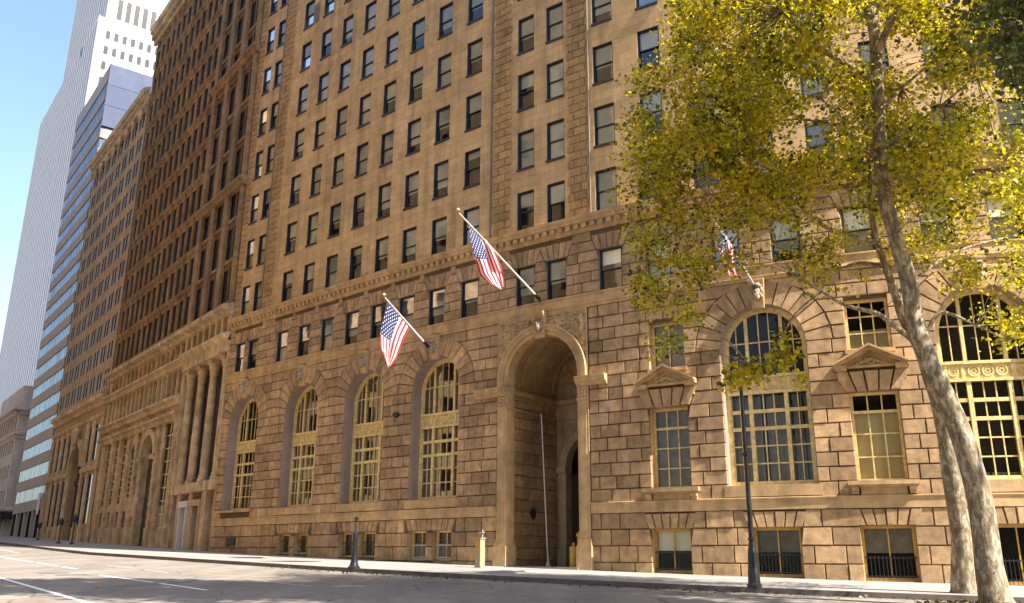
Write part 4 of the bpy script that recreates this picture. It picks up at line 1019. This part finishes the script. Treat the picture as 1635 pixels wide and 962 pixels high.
painted('lane_marking', [((-60, 905), (185, 975)), ((0, 888.5), (52, 897)), ((60, 898.3), (92, 903.5)), ((100, 904.8), (122, 908)), ((160, 918), (245, 929.5)), ((255, 931), (330, 942))], .16, WP)
painted('lane_marking', [((170, 902), (210, 906)), ((232, 909.5), (268, 914)), ((-20, 872), (30, 883)), ((420, 928), (500, 936))], .14, paint('faded_white_paint', (.62, .6, .56), .5))
painted('lane_marking', [((310, 912), (420, 916)), ((325, 917), (600, 928)), ((400, 915), (900, 935))], .13, YP)
for i in range(3): painted('drain_patch', [((60 + 30 * i, 915 + 3 * i), (110 + 30 * i, 914 + 3 * i))], .5, plain('tar_patch', (.10, .088, .075), .8, var=.3, scale=3)) if i < 2 else None
# ------------------------------------------------------------------ street furniture
def kerb_pt(px, py): q = ghit(px, py, 0); return Vector((q.x, q.y, gz(q.x, q.y)))
L = kerb_pt(1205, 938); lp = empty('street_lamp', L, 'tall black iron lamp post at the kerb, its head among the leaves', 'street lamp')
m = MB(L); m.lathe(L, [(.24, 0), (.24, .1), (.2, .14), (.19, .45), (.17, .6), (.15, 1.1), (.12, 1.25), (.1, 1.4)], 12); m.build('lamp_base', M['iron'], lp)
m = MB(L); m.tube([L + Vector((0, 0, z)) for z in (1.3, 4, 6.6, 7.5)], [.085, .07, .06, .05], 10)
for z in (1.45, 4.2, 6.9): m.lathe(L + Vector((0, 0, z)), [(.09, 0), (.12, .03), (.12, .08), (.08, .11)], 10)
m.build('lamp_pole', M['iron'], lp)
m = MB(L); m.lathe(L + Vector((0, 0, 7.45)), [(.06, 0), (.11, .06), (.12, .14), (.07, .24), (.03, .3), (.02, .42)], 10); m.build('finial', M['iron'], lp)
L = kerb_pt(565, 907); po = empty('street_post', L, 'short dark cast post with flared foot at the kerb, left of the gate', 'post')
m = MB(L); m.lathe(L, [(.27, 0), (.27, .05), (.2, .1), (.16, .25), (.12, .5), (.11, .75)], 14); m.build('foot', M['iron'], po)
m = MB(L); m.lathe(L + Vector((0, 0, .73)), [(.1, 0), (.1, .5), (.13, .53), (.13, .74), (.09, .78)], 12); m.build('shaft', M['iron'], po)
m = MB(L); m.tube([L + Vector((0, 0, 1.45)), L + Vector((0, 0, 2.0))], .03, 6); m.lathe(L + Vector((0, 0, 1.95)), [(.03, 0), (.08, .08), (.08, .12), (.1, .16), (.03, .2)], 8); m.build('finial', M['iron'], po)
L = kerb_pt(766, 906); tq = F.tan(26); ut = empty('ticket_machine', L, 'waist high pale metal kiosk with an orange panel, against the wall left of the gate', 'kiosk')
ax, ay = tq, Vector((-tq.y, tq.x, 0))
def obox(mb, c, ax, ay, x0, x1, y0, y1, z0, z1):
    P_ = lambda x, y, z: c + ax * x + ay * y + Vector((0, 0, z)); mb.hexa([P_(x0, y0, z0), P_(x1, y0, z0), P_(x1, y0, z1), P_(x0, y0, z1), P_(x0, y1, z0), P_(x1, y1, z0), P_(x1, y1, z1), P_(x0, y1, z1)])
m = MB(L); obox(m, L, ax, ay, -.17, .17, -.15, .15, .06, 1.28); obox(m, L, ax, ay, -.2, .2, -.18, .18, 0, .06); obox(m, L, ax, ay, -.2, .2, -.18, .18, 1.28, 1.34); obox(m, L, ax, ay, .12, .17, -.19, -.15, .06, 1.3); m.build('housing', plain('weathered_grey_enamel', (.34, .27, .17), .5), ut)
m = MB(L); obox(m, L, ax, ay, -.14, .1, -.165, -.15, .72, 1.22); m.build('panel', plain('orange_panel', (.5, .24, .05), .5), ut)
m = MB(L); m.tube([L + ax * .14 + Vector((0, 0, 1.3)), L + ax * .14 + Vector((0, 0, 1.7))], .02, 6); obox(m, L, ax, ay, -.06, .22, -.03, .03, 1.55, 1.6); m.build('bracket', M['pole'], ut)
for (px, py, hh, lab) in ((93, 867.5, 2.2, 'dark parking meter post at the far kerb before the tan block, thicker of two'), (114, 868.5, 2.6, 'thin dark sign post at the far kerb near the tan block arch'), (60, 862, 1.7, 'short dark post at far kerb beside the ribbon window block')):
    L = kerb_pt(px, py); m = MB(L); m.tube([L, L + Vector((0, 0, hh))], .06, 6); m.lathe(L + Vector((0, 0, hh * .72)), [(.1, 0), (.2, .1), (.2, .45), (.1, .6)], 8); m.lathe(L, [(.2, 0), (.18, .1), (.08, .2)], 8)
    o = m.build('parking_meter' if hh < 2.5 else 'sign_post', M['iron']); o.location = L; tag(o, lab, 'post')
# ------------------------------------------------------------------ flags
def flag_material():
    g = G('stars_and_stripes'); uv = g.n('ShaderNodeUVMap'); sx = g.n('ShaderNodeSeparateXYZ'); g.l(uv.outputs[0], sx.inputs[0]); u, v = sx.outputs[0], sx.outputs[1]
    st = g.math('MODULO', g.math('FLOOR', g.math('MULTIPLY', v, 12.999)), 2)
    c = g.n('ShaderNodeMix', data_type='RGBA'); g.l(st, c.inputs[0]); c.inputs[6].default_value = (.62, .025, .04, 1); c.inputs[7].default_value = (.82, .80, .78, 1)
    can = g.math('MULTIPLY', g.math('LESS_THAN', u, .4), g.math('GREATER_THAN', v, 6 / 13))
    a = g.math('MULTIPLY', u, 6 / .4); b_ = g.math('MULTIPLY', g.math('SUBTRACT', v, 6 / 13), 5 / (7 / 13)); row = g.math('FLOOR', g.math('MULTIPLY', b_, 2))
    a2 = g.math('ADD', a, g.math('MULTIPLY', g.math('MODULO', row, 2), .5)); fx = g.math('SUBTRACT', g.math('FRACT', a2), .5); fy = g.math('MULTIPLY', g.math('SUBTRACT', g.math('FRACT', g.math('MULTIPLY', b_, 2)), .5), .55)
    d = g.math('SQRT', g.math('ADD', g.math('MULTIPLY', fx, fx), g.math('MULTIPLY', fy, fy))); ang = g.math('ARCTAN2', fy, fx)
    rad = g.math('MULTIPLY_ADD', g.math('COSINE', g.math('MULTIPLY', ang, 5)), .05, .15); star = g.math('LESS_THAN', d, rad)
    cc = g.n('ShaderNodeMix', data_type='RGBA'); g.l(star, cc.inputs[0]); cc.inputs[6].default_value = (.018, .03, .13, 1); cc.inputs[7].default_value = (.82, .80, .78, 1)
    f = g.n('ShaderNodeMix', data_type='RGBA'); g.l(can, f.inputs[0]); g.l(c.outputs[2], f.inputs[6]); g.l(cc.outputs[2], f.inputs[7])
    g.b.inputs['Roughness'].default_value = .75; g.l(f.outputs[2], g.b.inputs['Base Color'])
    tr = g.n('ShaderNodeBsdfTranslucent'); g.l(f.outputs[2], tr.inputs[0]); mx = g.n('ShaderNodeMixShader'); mx.inputs[0].default_value = .35
    g.l(g.b.outputs[0], mx.inputs[1]); g.l(tr.outputs[0], mx.inputs[2]); g.l(mx.outputs[0], g.out.inputs[0])
    return g.mat
FM = flag_material()
def flag(base_px, s, n0, z, tip_px, left, right, lab_p, lab_f, fold=7):
    B0 = F(s, n0, z); t = F.tan(s); nrm = Vector((t.y, -t.x, 0))
    def onplane(px, py, off=0): d = ray(px, py); k = (B0 + t * off).dot(t) / d.dot(t); return d * k
    T = onplane(*tip_px); m = MB(); ax = (T - B0)
    pl = empty('flagpole', B0, lab_p, 'flagpole', 'flagpoles on the curved office building')
    m = MB(B0); m.tube([B0, B0 + ax * .5, T], [.06, .05, .035], 8); m.build('staff', M['pole'], pl)
    m = MB(B0); m.lathe(T + Vector((0, 0, -.04)), [(.03, 0), (.1, .05), (.12, .12), (.08, .2), (.02, .24)], 8); m.build('finial', M['finial'], pl)
    m = MB(B0); fb = B0 - nrm * n0; m.tube([B0 - ax.normalized() * .1, B0 + ax.normalized() * .35], .09, 8); m.tube([fb + Vector((0, 0, -.25)), B0 + ax.normalized() * .2], .05, 6); m.build('bracket', M['iron'], pl)
    fm = MB(); NU, NV = 34, 26
    def lerp(L_, u):
        x = u * (len(L_) - 1); i = min(int(x), len(L_) - 2); f_ = x - i; return (L_[i][0] + (L_[i + 1][0] - L_[i][0]) * f_, L_[i][1] + (L_[i + 1][1] - L_[i][1]) * f_)
    ids = []
    for i in range(NU + 1):
        u = i / NU; a = lerp(left, u); b_ = lerp(right, u); row = []
        for j in range(NV + 1):
            v = j / NV; px = b_[0] + (a[0] - b_[0]) * v; py = b_[1] + (a[1] - b_[1]) * v
            off = (.16 * math.sin(v * fold + u * 2.2) + .07 * math.sin(v * 15 - u * 5)) * min(1, u * 2.2)
            q = onplane(px, py + 2.0 * math.sin(v * 9 + 3 * u) * u, off); row.append(fm.p(q, (u, v)))
        ids.append(row)
    for i in range(NU):
        for j in range(NV): fm.face((ids[i][j], ids[i + 1][j], ids[i + 1][j + 1], ids[i][j + 1]))
    o = fm.build('flag', FM, smooth=True); tag(o, lab_f, 'flag', 'flags on the curved office building'); return o
flag((690, 548), 21.5, .45, 11.35, (613, 473), [(621, 483), (613, 505), (606.5, 532), (608, 556), (614, 574), (617, 581)], [(654, 524), (645, 541), (639, 556), (633, 570), (627, 579), (623, 585)], 'pale flagpole slanting out over the fourth arched window left of the gate', 'american flag hanging nearly straight over the fourth arched window left of the gate')
flag((868, 470), 29.1, .35, 12.75, (731, 338), [(748.5, 361), (752, 385), (758, 412), (766, 438), (781, 455), (797, 461)], [(779, 385), (790, 400), (797, 416), (803, 432), (805, 447), (804, 459)], 'pale flagpole slanting out from the ledge above the great gate', 'american flag hanging in deep folds above the great gate', 9)
flag((1213, 452), 40.15, .5, 11.5, (1133, 341), [(1146, 356), (1144, 378), (1147, 400), (1152, 420), (1158, 436)], [(1170, 392), (1172, 408), (1173, 420), (1175, 432), (1178, 442)], 'pale flagpole behind the tree leaves above the big arched window right of the gate', 'american flag half hidden by tree leaves above the big arched window right of the gate')
# ------------------------------------------------------------------ trees
def bark():
    g = G('mottled_plane_bark'); geo = g.n('ShaderNodeNewGeometry'); P_ = geo.outputs['Position']
    mp = g.n('ShaderNodeMapping'); g.l(P_, mp.inputs['Vector']); mp.inputs['Scale'].default_value = (1, 1, .42)
    n1 = g.n('ShaderNodeTexNoise', Scale=6.0, Detail=7.0, Roughness=.72, Distortion=.4); g.l(mp.outputs[0], n1.inputs['Vector'])
    base = g.ramp(n1.outputs['Fac'], [(.30, (.08, .055, .03)), (.40, (.14, .10, .055)), (.47, (.17, .125, .068)), (.53, (.27, .21, .125)), (.60, (.44, .375, .26)), (.66, (.40, .34, .22)), (.72, (.13, .11, .055))])
    v = g.n('ShaderNodeTexNoise', Scale=13.0, Detail=3.0, Distortion=1.2); g.l(mp.outputs[0], v.inputs['Vector'])
    c = g.mul(base, g.ramp(v.outputs['Fac'], [(.30, (.28, .24, .2)), (.36, (1, 1, 1))]))
    g.l(c, g.b.inputs['Base Color']); g.b.inputs['Roughness'].default_value = .85
    bp = g.n('ShaderNodeBump', Strength=.6, Distance=.03); g.l(n1.outputs['Fac'], bp.inputs['Height']); g.l(bp.outputs[0], g.b.inputs['Normal']); return g.mat
def leafmat(name, stops, transl=.5):
    g = G(name); geo = g.n('ShaderNodeNewGeometry'); nz = g.n('ShaderNodeTexNoise', Scale=.9, Detail=3.0); g.l(geo.outputs['Position'], nz.inputs['Vector'])
    c = g.ramp(g.math('ADD', g.math('MULTIPLY', geo.outputs['Random Per Island'], .6), g.math('MULTIPLY_ADD', nz.outputs['Fac'], 1.6, -.6)), stops)
    g.l(c, g.b.inputs['Base Color']); g.b.inputs['Roughness'].default_value = .32
    tr = g.n('ShaderNodeBsdfTranslucent'); g.l(g.mul(c, (1.5, 1.4, .5)), tr.inputs[0]); mx = g.n('ShaderNodeMixShader'); mx.inputs[0].default_value = transl
    g.l(g.b.outputs[0], mx.inputs[1]); g.l(tr.outputs[0], mx.inputs[2]); g.l(mx.outputs[0], g.out.inputs[0]); return g.mat
BK = bark()
LG = leafmat('golden_green_leaves', [(0, (.03, .042, .005)), (.22, (.115, .124, .008)), (.5, (.33, .305, .014)), (.85, (.60, .51, .04)), (1, (.42, .29, .02))], .6)
LD = leafmat('shaded_green_leaves', [(0, (.03, .045, .012)), (.6, (.07, .085, .015)), (1, (.16, .15, .02))], .35)  # dark green, with the boughs' shade put into the leaf colour
def leaf(mb, c, sz):
    d = Vector((uni(-1, 1), uni(-1, 1), uni(-1.1, .35))).normalized(); n = Vector((uni(-.8, .8), uni(-.8, .8), uni(.2, 1))); sd = d.cross(n)
    if sd.length < .1: sd = d.cross(Vector((1, .2, 0)))
    sd.normalize(); up = sd.cross(d) * uni(.1, .3)
    b0, tp = c, c + d * sz; l = c + d * sz * .42 + sd * sz * .48 + up * sz; r = c + d * sz * .42 - sd * sz * .48 + up * sz
    l2 = c + d * sz * .8 + sd * sz * .3 + up * sz * .5; r2 = c + d * sz * .8 - sd * sz * .3 + up * sz * .5
    i = [mb.p(q) for q in (b0, r, r2, tp, l2, l)]; mb.face((i[0], i[1], i[2], i[3])); mb.face((i[0], i[3], i[4], i[5]))
def tree_parts(root, stems, leaves, lm):
    m = MB(root.location)
    for pts, rad, n in stems: m.tube(smooth_path(pts), smooth_rad(rad, len(pts)), n)
    m.build('trunk', BK, root, smooth=True)
    m = MB(root.location)
    for c, s in leaves: leaf(m, c, s)
    m.build('crown', lm, root, normals=False)
def smooth_path(P_):
    if len(P_) < 3: return P_
    out = []
    for i in range(len(P_) - 1):
        p0, p1, p2, p3 = P_[max(0, i - 1)], P_[i], P_[i + 1], P_[min(len(P_) - 1, i + 2)]
        for k in range(4):
            t = k / 4; out.append(.5 * ((2 * p1) + (p2 - p0) * t + (2 * p0 - 5 * p1 + 4 * p2 - p3) * t * t + (3 * p1 - p0 - 3 * p2 + p3) * t ** 3))
    return out + [P_[-1]]
def smooth_rad(r, n):
    if n < 3: return r
    out = []
    for i in range(n - 1): out += [r[i] + (r[i + 1] - r[i]) * k / 4 for k in range(4)]
    return out + [r[-1]]
def stem(pts, y0, y1=None, n=10):        # pts: (px, py, width) -> a limb at the distance y0..y1
    P_, R_ = [], []
    for i, (x, y, w_) in enumerate(pts):
        yy = y0 + ((y1 if y1 else y0) - y0) * i / max(1, len(pts) - 1); P_.append(at(x, y, yy)); R_.append(w_ / 2 * yy / FPX)
    return (P_, R_, n)
b1 = ghit(1592, 972, -.1); T1 = empty('plane_tree', Vector((b1.x, b1.y, gz(b1.x, b1.y) - .1)), 'big mottled plane tree in front, thick pale trunk leaning left, golden green crown', 'tree', 'plane trees along the street')
Y1 = 24.4
s1 = [stem([(1602, 990, 66), (1590, 958, 48), (1579, 900, 40), (1565, 800, 37), (1537, 700, 34), (1512, 640, 33), (1484, 580, 31), (1463, 520, 29), (1450, 445, 27), (1429, 375, 25), (1410, 300, 24), (1404, 200, 22), (1399, 100, 21), (1396, 50, 20), (1384, 0, 18), (1372, -60, 15), (1366, -160, 9)], Y1, 25.0, 16),
      stem([(1398, 85, 15), (1413, 55, 14), (1438, 0, 12), (1462, -60, 9), (1480, -140, 5)], 24.6, 23.4), stem([(1394, 128, 12), (1370, 112, 11), (1340, 96, 10), (1305, 72, 9), (1278, 48, 7), (1250, 20, 4)], 24.6, 22.8),
      stem([(1398, 250, 11), (1375, 232, 10), (1352, 210, 9), (1325, 196, 7), (1270, 190, 4), (1210, 196, 2.5)], 24.5, 25.8), stem([(1352, 212, 5), (1340, 180, 4), (1310, 155, 3), (1306, 110, 2)], 25, 24),
      stem([(1408, 262, 10), (1420, 232, 8), (1452, 205, 6), (1500, 170, 4), (1560, 120, 3)], 24.5, 23), stem([(1402, 180, 8), (1440, 140, 6), (1500, 90, 4), (1570, 40, 3)], 24.5, 26)]
b2 = ghit(1541, 946, 0); T2 = empty('plane_tree', Vector((b2.x, b2.y, gz(b2.x, b2.y))), 'slimmer plane tree rooted in the pavement just behind the big leaning trunk', 'tree', 'plane trees along the street')
Y2 = 28.6
s2 = [stem([(1543, 962, 70), (1541, 944, 42), (1537, 915, 34), (1535, 860, 30), (1526, 800, 29), (1519, 760, 28), (1511, 700, 27), (1498, 640, 25), (1484, 600, 23), (1470, 558, 20), (1444, 512, 16), (1428, 465, 14), (1412, 420, 12), (1399, 380, 11), (1390, 330, 9), (1388, 270, 7), (1380, 180, 4)], Y2, 27.0, 14),
      stem([(1462, 546, 11), (1425, 517, 10), (1400, 500, 8), (1350, 487, 6), (1312, 465, 4.5), (1270, 440, 3)], 27.8, 26), stem([(1410, 425, 8), (1372, 420, 7), (1325, 432, 5), (1302, 410, 4), (1240, 395, 2.5)], 27.5, 29),
      stem([(1398, 385, 9), (1340, 372, 8), (1299, 349, 7), (1274, 324, 7), (1239, 299, 6), (1200, 279, 5), (1170, 254, 3.5), (1120, 250, 2)], 27.3, 25), stem([(1239, 300, 3.5), (1190, 300, 2.6), (1130, 312, 2), (1060, 330, 1.5)], 26, 26.5),
      stem([(1430, 470, 8), (1480, 430, 6), (1530, 400, 5), (1600, 380, 3)], 27.8, 29), stem([(1312, 465, 3.5), (1270, 500, 3), (1240, 550, 2.2), (1200, 585, 1.6)], 26, 27.5), stem([(1470, 556, 8), (1500, 500, 6), (1560, 520, 3.5), (1610, 545, 2)], 28, 27)]
def in_poly(x, y, P_):
    c = False
    for i in range(len(P_)):
        (x0, y0), (x1, y1) = P_[i - 1], P_[i]
        if (y0 > y) != (y1 > y) and x < (x1 - x0) * (y - y0) / (y1 - y0) + x0: c = not c
    return c
CROWN = [(1085, -80), (1068, 40), (1040, 100), (1008, 165), (1004, 240), (996, 300), (1012, 380), (1018, 450), (1042, 520), (1060, 560), (1085, 545), (1105, 500), (1130, 450), (1200, 420), (1280, 430), (1330, 480), (1420, 440), (1480, 440), (1560, 500), (1635, 575), (1760, 540), (1800, 100), (1760, -80)]
def dens(x, y):
    d = 1.0
    if y > 300: d = .62
    if y > 345: d = .33
    if y > 430: d = .26
    if x < 1110 and y > 330: d = max(d, .62)
    if x > 1480 and 150 < y < 330: d *= .62
    if x > 1500 and 330 < y < 430: d = .22
    if x > 1570 and 420 < y: d = .32
    k = mnoise.noise(Vector((x / 55.0, y / 48.0, 3.3))); d *= max(.03, min(1.3, .66 + 2.3 * k))
    return d
def twig(Lst, c, limbs):                  # a thin shoot from the nearest limb to a leaf spray
    best = min((q for P_, R_, n in limbs for q in P_), key=lambda q: (q - c).length)
    if (best - c).length < 5: mid = (best + c) * .5 + Vector((0, 0, .25)); Lst.append(([best, mid, c], [.016, .011, .005], 4))
lv = {1: [], 2: []}; tw = {1: [], 2: []}; tries = 0; ncl = 0
while ncl < 2600 and tries < 90000:
    tries += 1; x = uni(985, 1675); y = uni(-80, 600)
    if not in_poly(x, y, CROWN) or rnd() > dens(x, y): continue
    ncl += 1; which = 1 if (y < 250 and rnd() < .8) or (x > 1380 and y < 330) else 2
    dy = uni(-3.4, 3.4) * (1 - .4 * abs(x - 1350) / 400)
    tx = 1404 if y < 300 else 1404 + (y - 300) * .36
    if abs(x - tx) < 34 and y > 15: dy = uni(1.0, 3.8)
    c = at(x, y, (24.4 if which == 1 else 26.2) + dy * .85)
    if ncl % 4 == 0: twig(tw[which], c, s1 if which == 1 else s2)
    for _ in range(random.randint(18, 34)):
        o = Vector((random.gauss(0, .3), random.gauss(0, .3), random.gauss(0, .2))); lv[which].append((c + o, uni(.06, .12) if rnd() < .65 else uni(.12, .19)))
for (x, y, n) in ((1180, 596, 9), (1205, 590, 9), (1235, 580, 9), (1262, 572, 7), (1275, 600, 3), (1168, 606, 5), (1245, 545, 4)):    # the drooping spray round the lamp
    for k in range(n):
        c = at(x + uni(-14, 14), y + uni(-12, 12), 27.6 + uni(-.5, .5))
        for _ in range(9): lv[2].append((c + Vector((random.gauss(0, .2), random.gauss(0, .2), random.gauss(0, .15))), uni(.12, .24)))
tree_parts(T1, s1 + tw[1], lv[1], LG); tree_parts(T2, s2 + tw[2], lv[2], LG)
# neighbouring tree on the viewer's side: only its lowest dark boughs hang into the picture, its shade lies on the road
b3 = Vector((21.5, 15.0, gz(21.5, 15) - .15)); T3 = empty('plane_tree', b3, 'dark leaved plane tree whose shaded boughs hang in at the upper right corner', 'tree', 'plane trees along the street')
s3 = [([b3, b3 + Vector((-.2, 0, 5)), b3 + Vector((-.8, .3, 11)), b3 + Vector((-2, .5, 17)), b3 + Vector((-3, 0, 23))], [.5, .4, .32, .22, .08], 12), ([b3 + Vector((-.8, .3, 11)), Vector((17, 17, 13.5)), Vector((12.5, 18, 17)), Vector((7, 17, 19.5))], [.2, .16, .1, .04], 8), ([b3 + Vector((-.4, .2, 9)), Vector((19, 20, 11.5)), Vector((16.5, 23, 13.3))], [.16, .1, .03], 8), ([b3 + Vector((-1, .3, 13)), Vector((24, 10, 16)), Vector((28, 6, 18))], [.2, .12, .05], 8)]
l3 = []; tries = 0
while len(l3) < 34000 and tries < 300000:
    tries += 1
    cx_, cy_, cz_, ra, rb, rc = random.choice(((11, 16, 20, 9, 5, 4.2), (18, 15, 20, 6, 5, 4), (5, 16, 21.5, 6, 4, 3), (5, 16, 21.5, 7, 4, 3), (13, 16, 19, 6, 5, 4), (11, 15, 20, 9, 5, 4.2)))
    d = Vector((random.gauss(0, 1), random.gauss(0, 1), random.gauss(0, 1))).normalized() * (rnd() ** .4); c = Vector((cx_ + d.x * ra, cy_ + d.y * rb, cz_ + d.z * rc))
    if mnoise.noise(c * .62) < -.06: continue
    x, y = proj(c)
    if -40 < x < PW + 25 and y > -25:
        if not (x > 1500 and y < 175 - (1640 - x) * .9 + 30 * mnoise.noise(Vector((x / 30, y / 30, 0)))): continue
    for _ in range(5): l3.append((c + Vector((random.gauss(0, .3), random.gauss(0, .3), random.gauss(0, .22))), uni(.2, .38)))
s3.append(([Vector((12.5, 18, 17)), Vector((11.4, 17.6, 14.6)), Vector((10.2, 17.2, 13.3)), Vector((9.3, 17, 12.6))], [.07, .05, .03, .012], 6))
for k in range(520):                      # the low dark bough at the corner of the crown
    x = 1700 - abs(random.gauss(0, 75)); y = uni(-90, 150)
    if y > 150 - (1650 - x) * .75: continue
    c = at(x, y, uni(15.5, 18.5))
    for _ in range(9): l3.append((c + Vector((random.gauss(0, .22), random.gauss(0, .22), random.gauss(0, .16))), uni(.09, .18)))
tree_parts(T3, s3, l3, LD)
# planted strip at the foot of the big tree, with fallen leaves
m = MB(); N = 40
c0 = Vector((b1.x - .3, b1.y + .1, 0)); ring = []
for j, (r, h) in enumerate(((1.35, -.14), (1.15, -.09), (.8, -.05), (.3, 0))):
    ring.append([m.p((c0.x + r * 1.25 * math.cos(2 * math.pi * i / N) * (1 + .12 * math.sin(3 * i)), c0.y + r * math.sin(2 * math.pi * i / N), gz(c0.x, c0.y) + h + .02 * math.sin(i * 2.3))) for i in range(N)])
for A, B in zip(ring, ring[1:]):
    for i in range(N): m.face((A[i], A[(i + 1) % N], B[(i + 1) % N], B[i]))
m.face(ring[-1]); tag(m.build('planting_bed', plain('dark_soil', (.06, .045, .03), .95, var=.4, scale=8, bump=.6)), kind='structure')
m = MB()
for i in range(900):
    a = uni(0, 6.283); r = 1.35 * math.sqrt(rnd()); x = c0.x + 1.25 * r * math.cos(a); y = c0.y + r * math.sin(a); z = gz(x, y) - .12 + .08 * max(0, 1 - r / 1.35)
    leaf(m, Vector((x, y, z + uni(.02, .1))), uni(.05, .13))
for i in range(500):
    q = edge(KE + uni(.05, .9))[0]; s = uni(20, 55); q = F(s, KE + abs(random.gauss(.05, .5)), 0); leaf(m, Vector((q.x, q.y, gz(q.x, q.y) - .13)), uni(.06, .14))
tag(m.build('fallen_leaves', leafmat('dull_fallen_leaves', [(0, (.03, .03, .01)), (.5, (.09, .08, .015)), (1, (.2, .14, .03))], .1), normals=False), 'scatter of yellow green fallen leaves and ground cover round the big trunk', 'fallen leaves', kind='stuff')
# ------------------------------------------------------------------ daylight
SUN = Vector((.81, -.586, 0)).normalized(); EL = math.radians(48)
sd = Vector((SUN.x * math.cos(EL), SUN.y * math.cos(EL), math.sin(EL)))
sun = bpy.data.objects.new('sun', bpy.data.lights.new('sun', 'SUN')); COL.objects.link(sun); sun.data.energy = 4.6; sun.data.angle = math.radians(.53); sun.data.color = (1, .94, .85)
sun.rotation_euler = sd.to_track_quat('Z', 'Y').to_euler()
w = bpy.data.worlds.new('World'); sc.world = w; w.use_nodes = True
sky = w.node_tree.nodes.new('ShaderNodeTexSky'); sky.sky_type = 'NISHITA'; sky.sun_disc = False; sky.sun_elevation = EL; sky.sun_rotation = math.atan2(SUN.x, SUN.y); sky.air_density = 1.0; sky.dust_density = 1.2; sky.ozone_density = 1.2
bgn = w.node_tree.nodes['Background']; w.node_tree.links.new(sky.outputs[0], bgn.inputs[0]); bgn.inputs[1].default_value = .12
vs = sc.view_settings; vs.view_transform = 'Standard'; vs.look = 'None'; vs.gamma = 1; vs.exposure = 1.7
sc.cycles.max_bounces = 6; sc.cycles.transparent_max_bounces = 12; sc.cycles.use_denoising = True; sc.cycles.caustics_reflective = False; sc.cycles.caustics_refractive = False
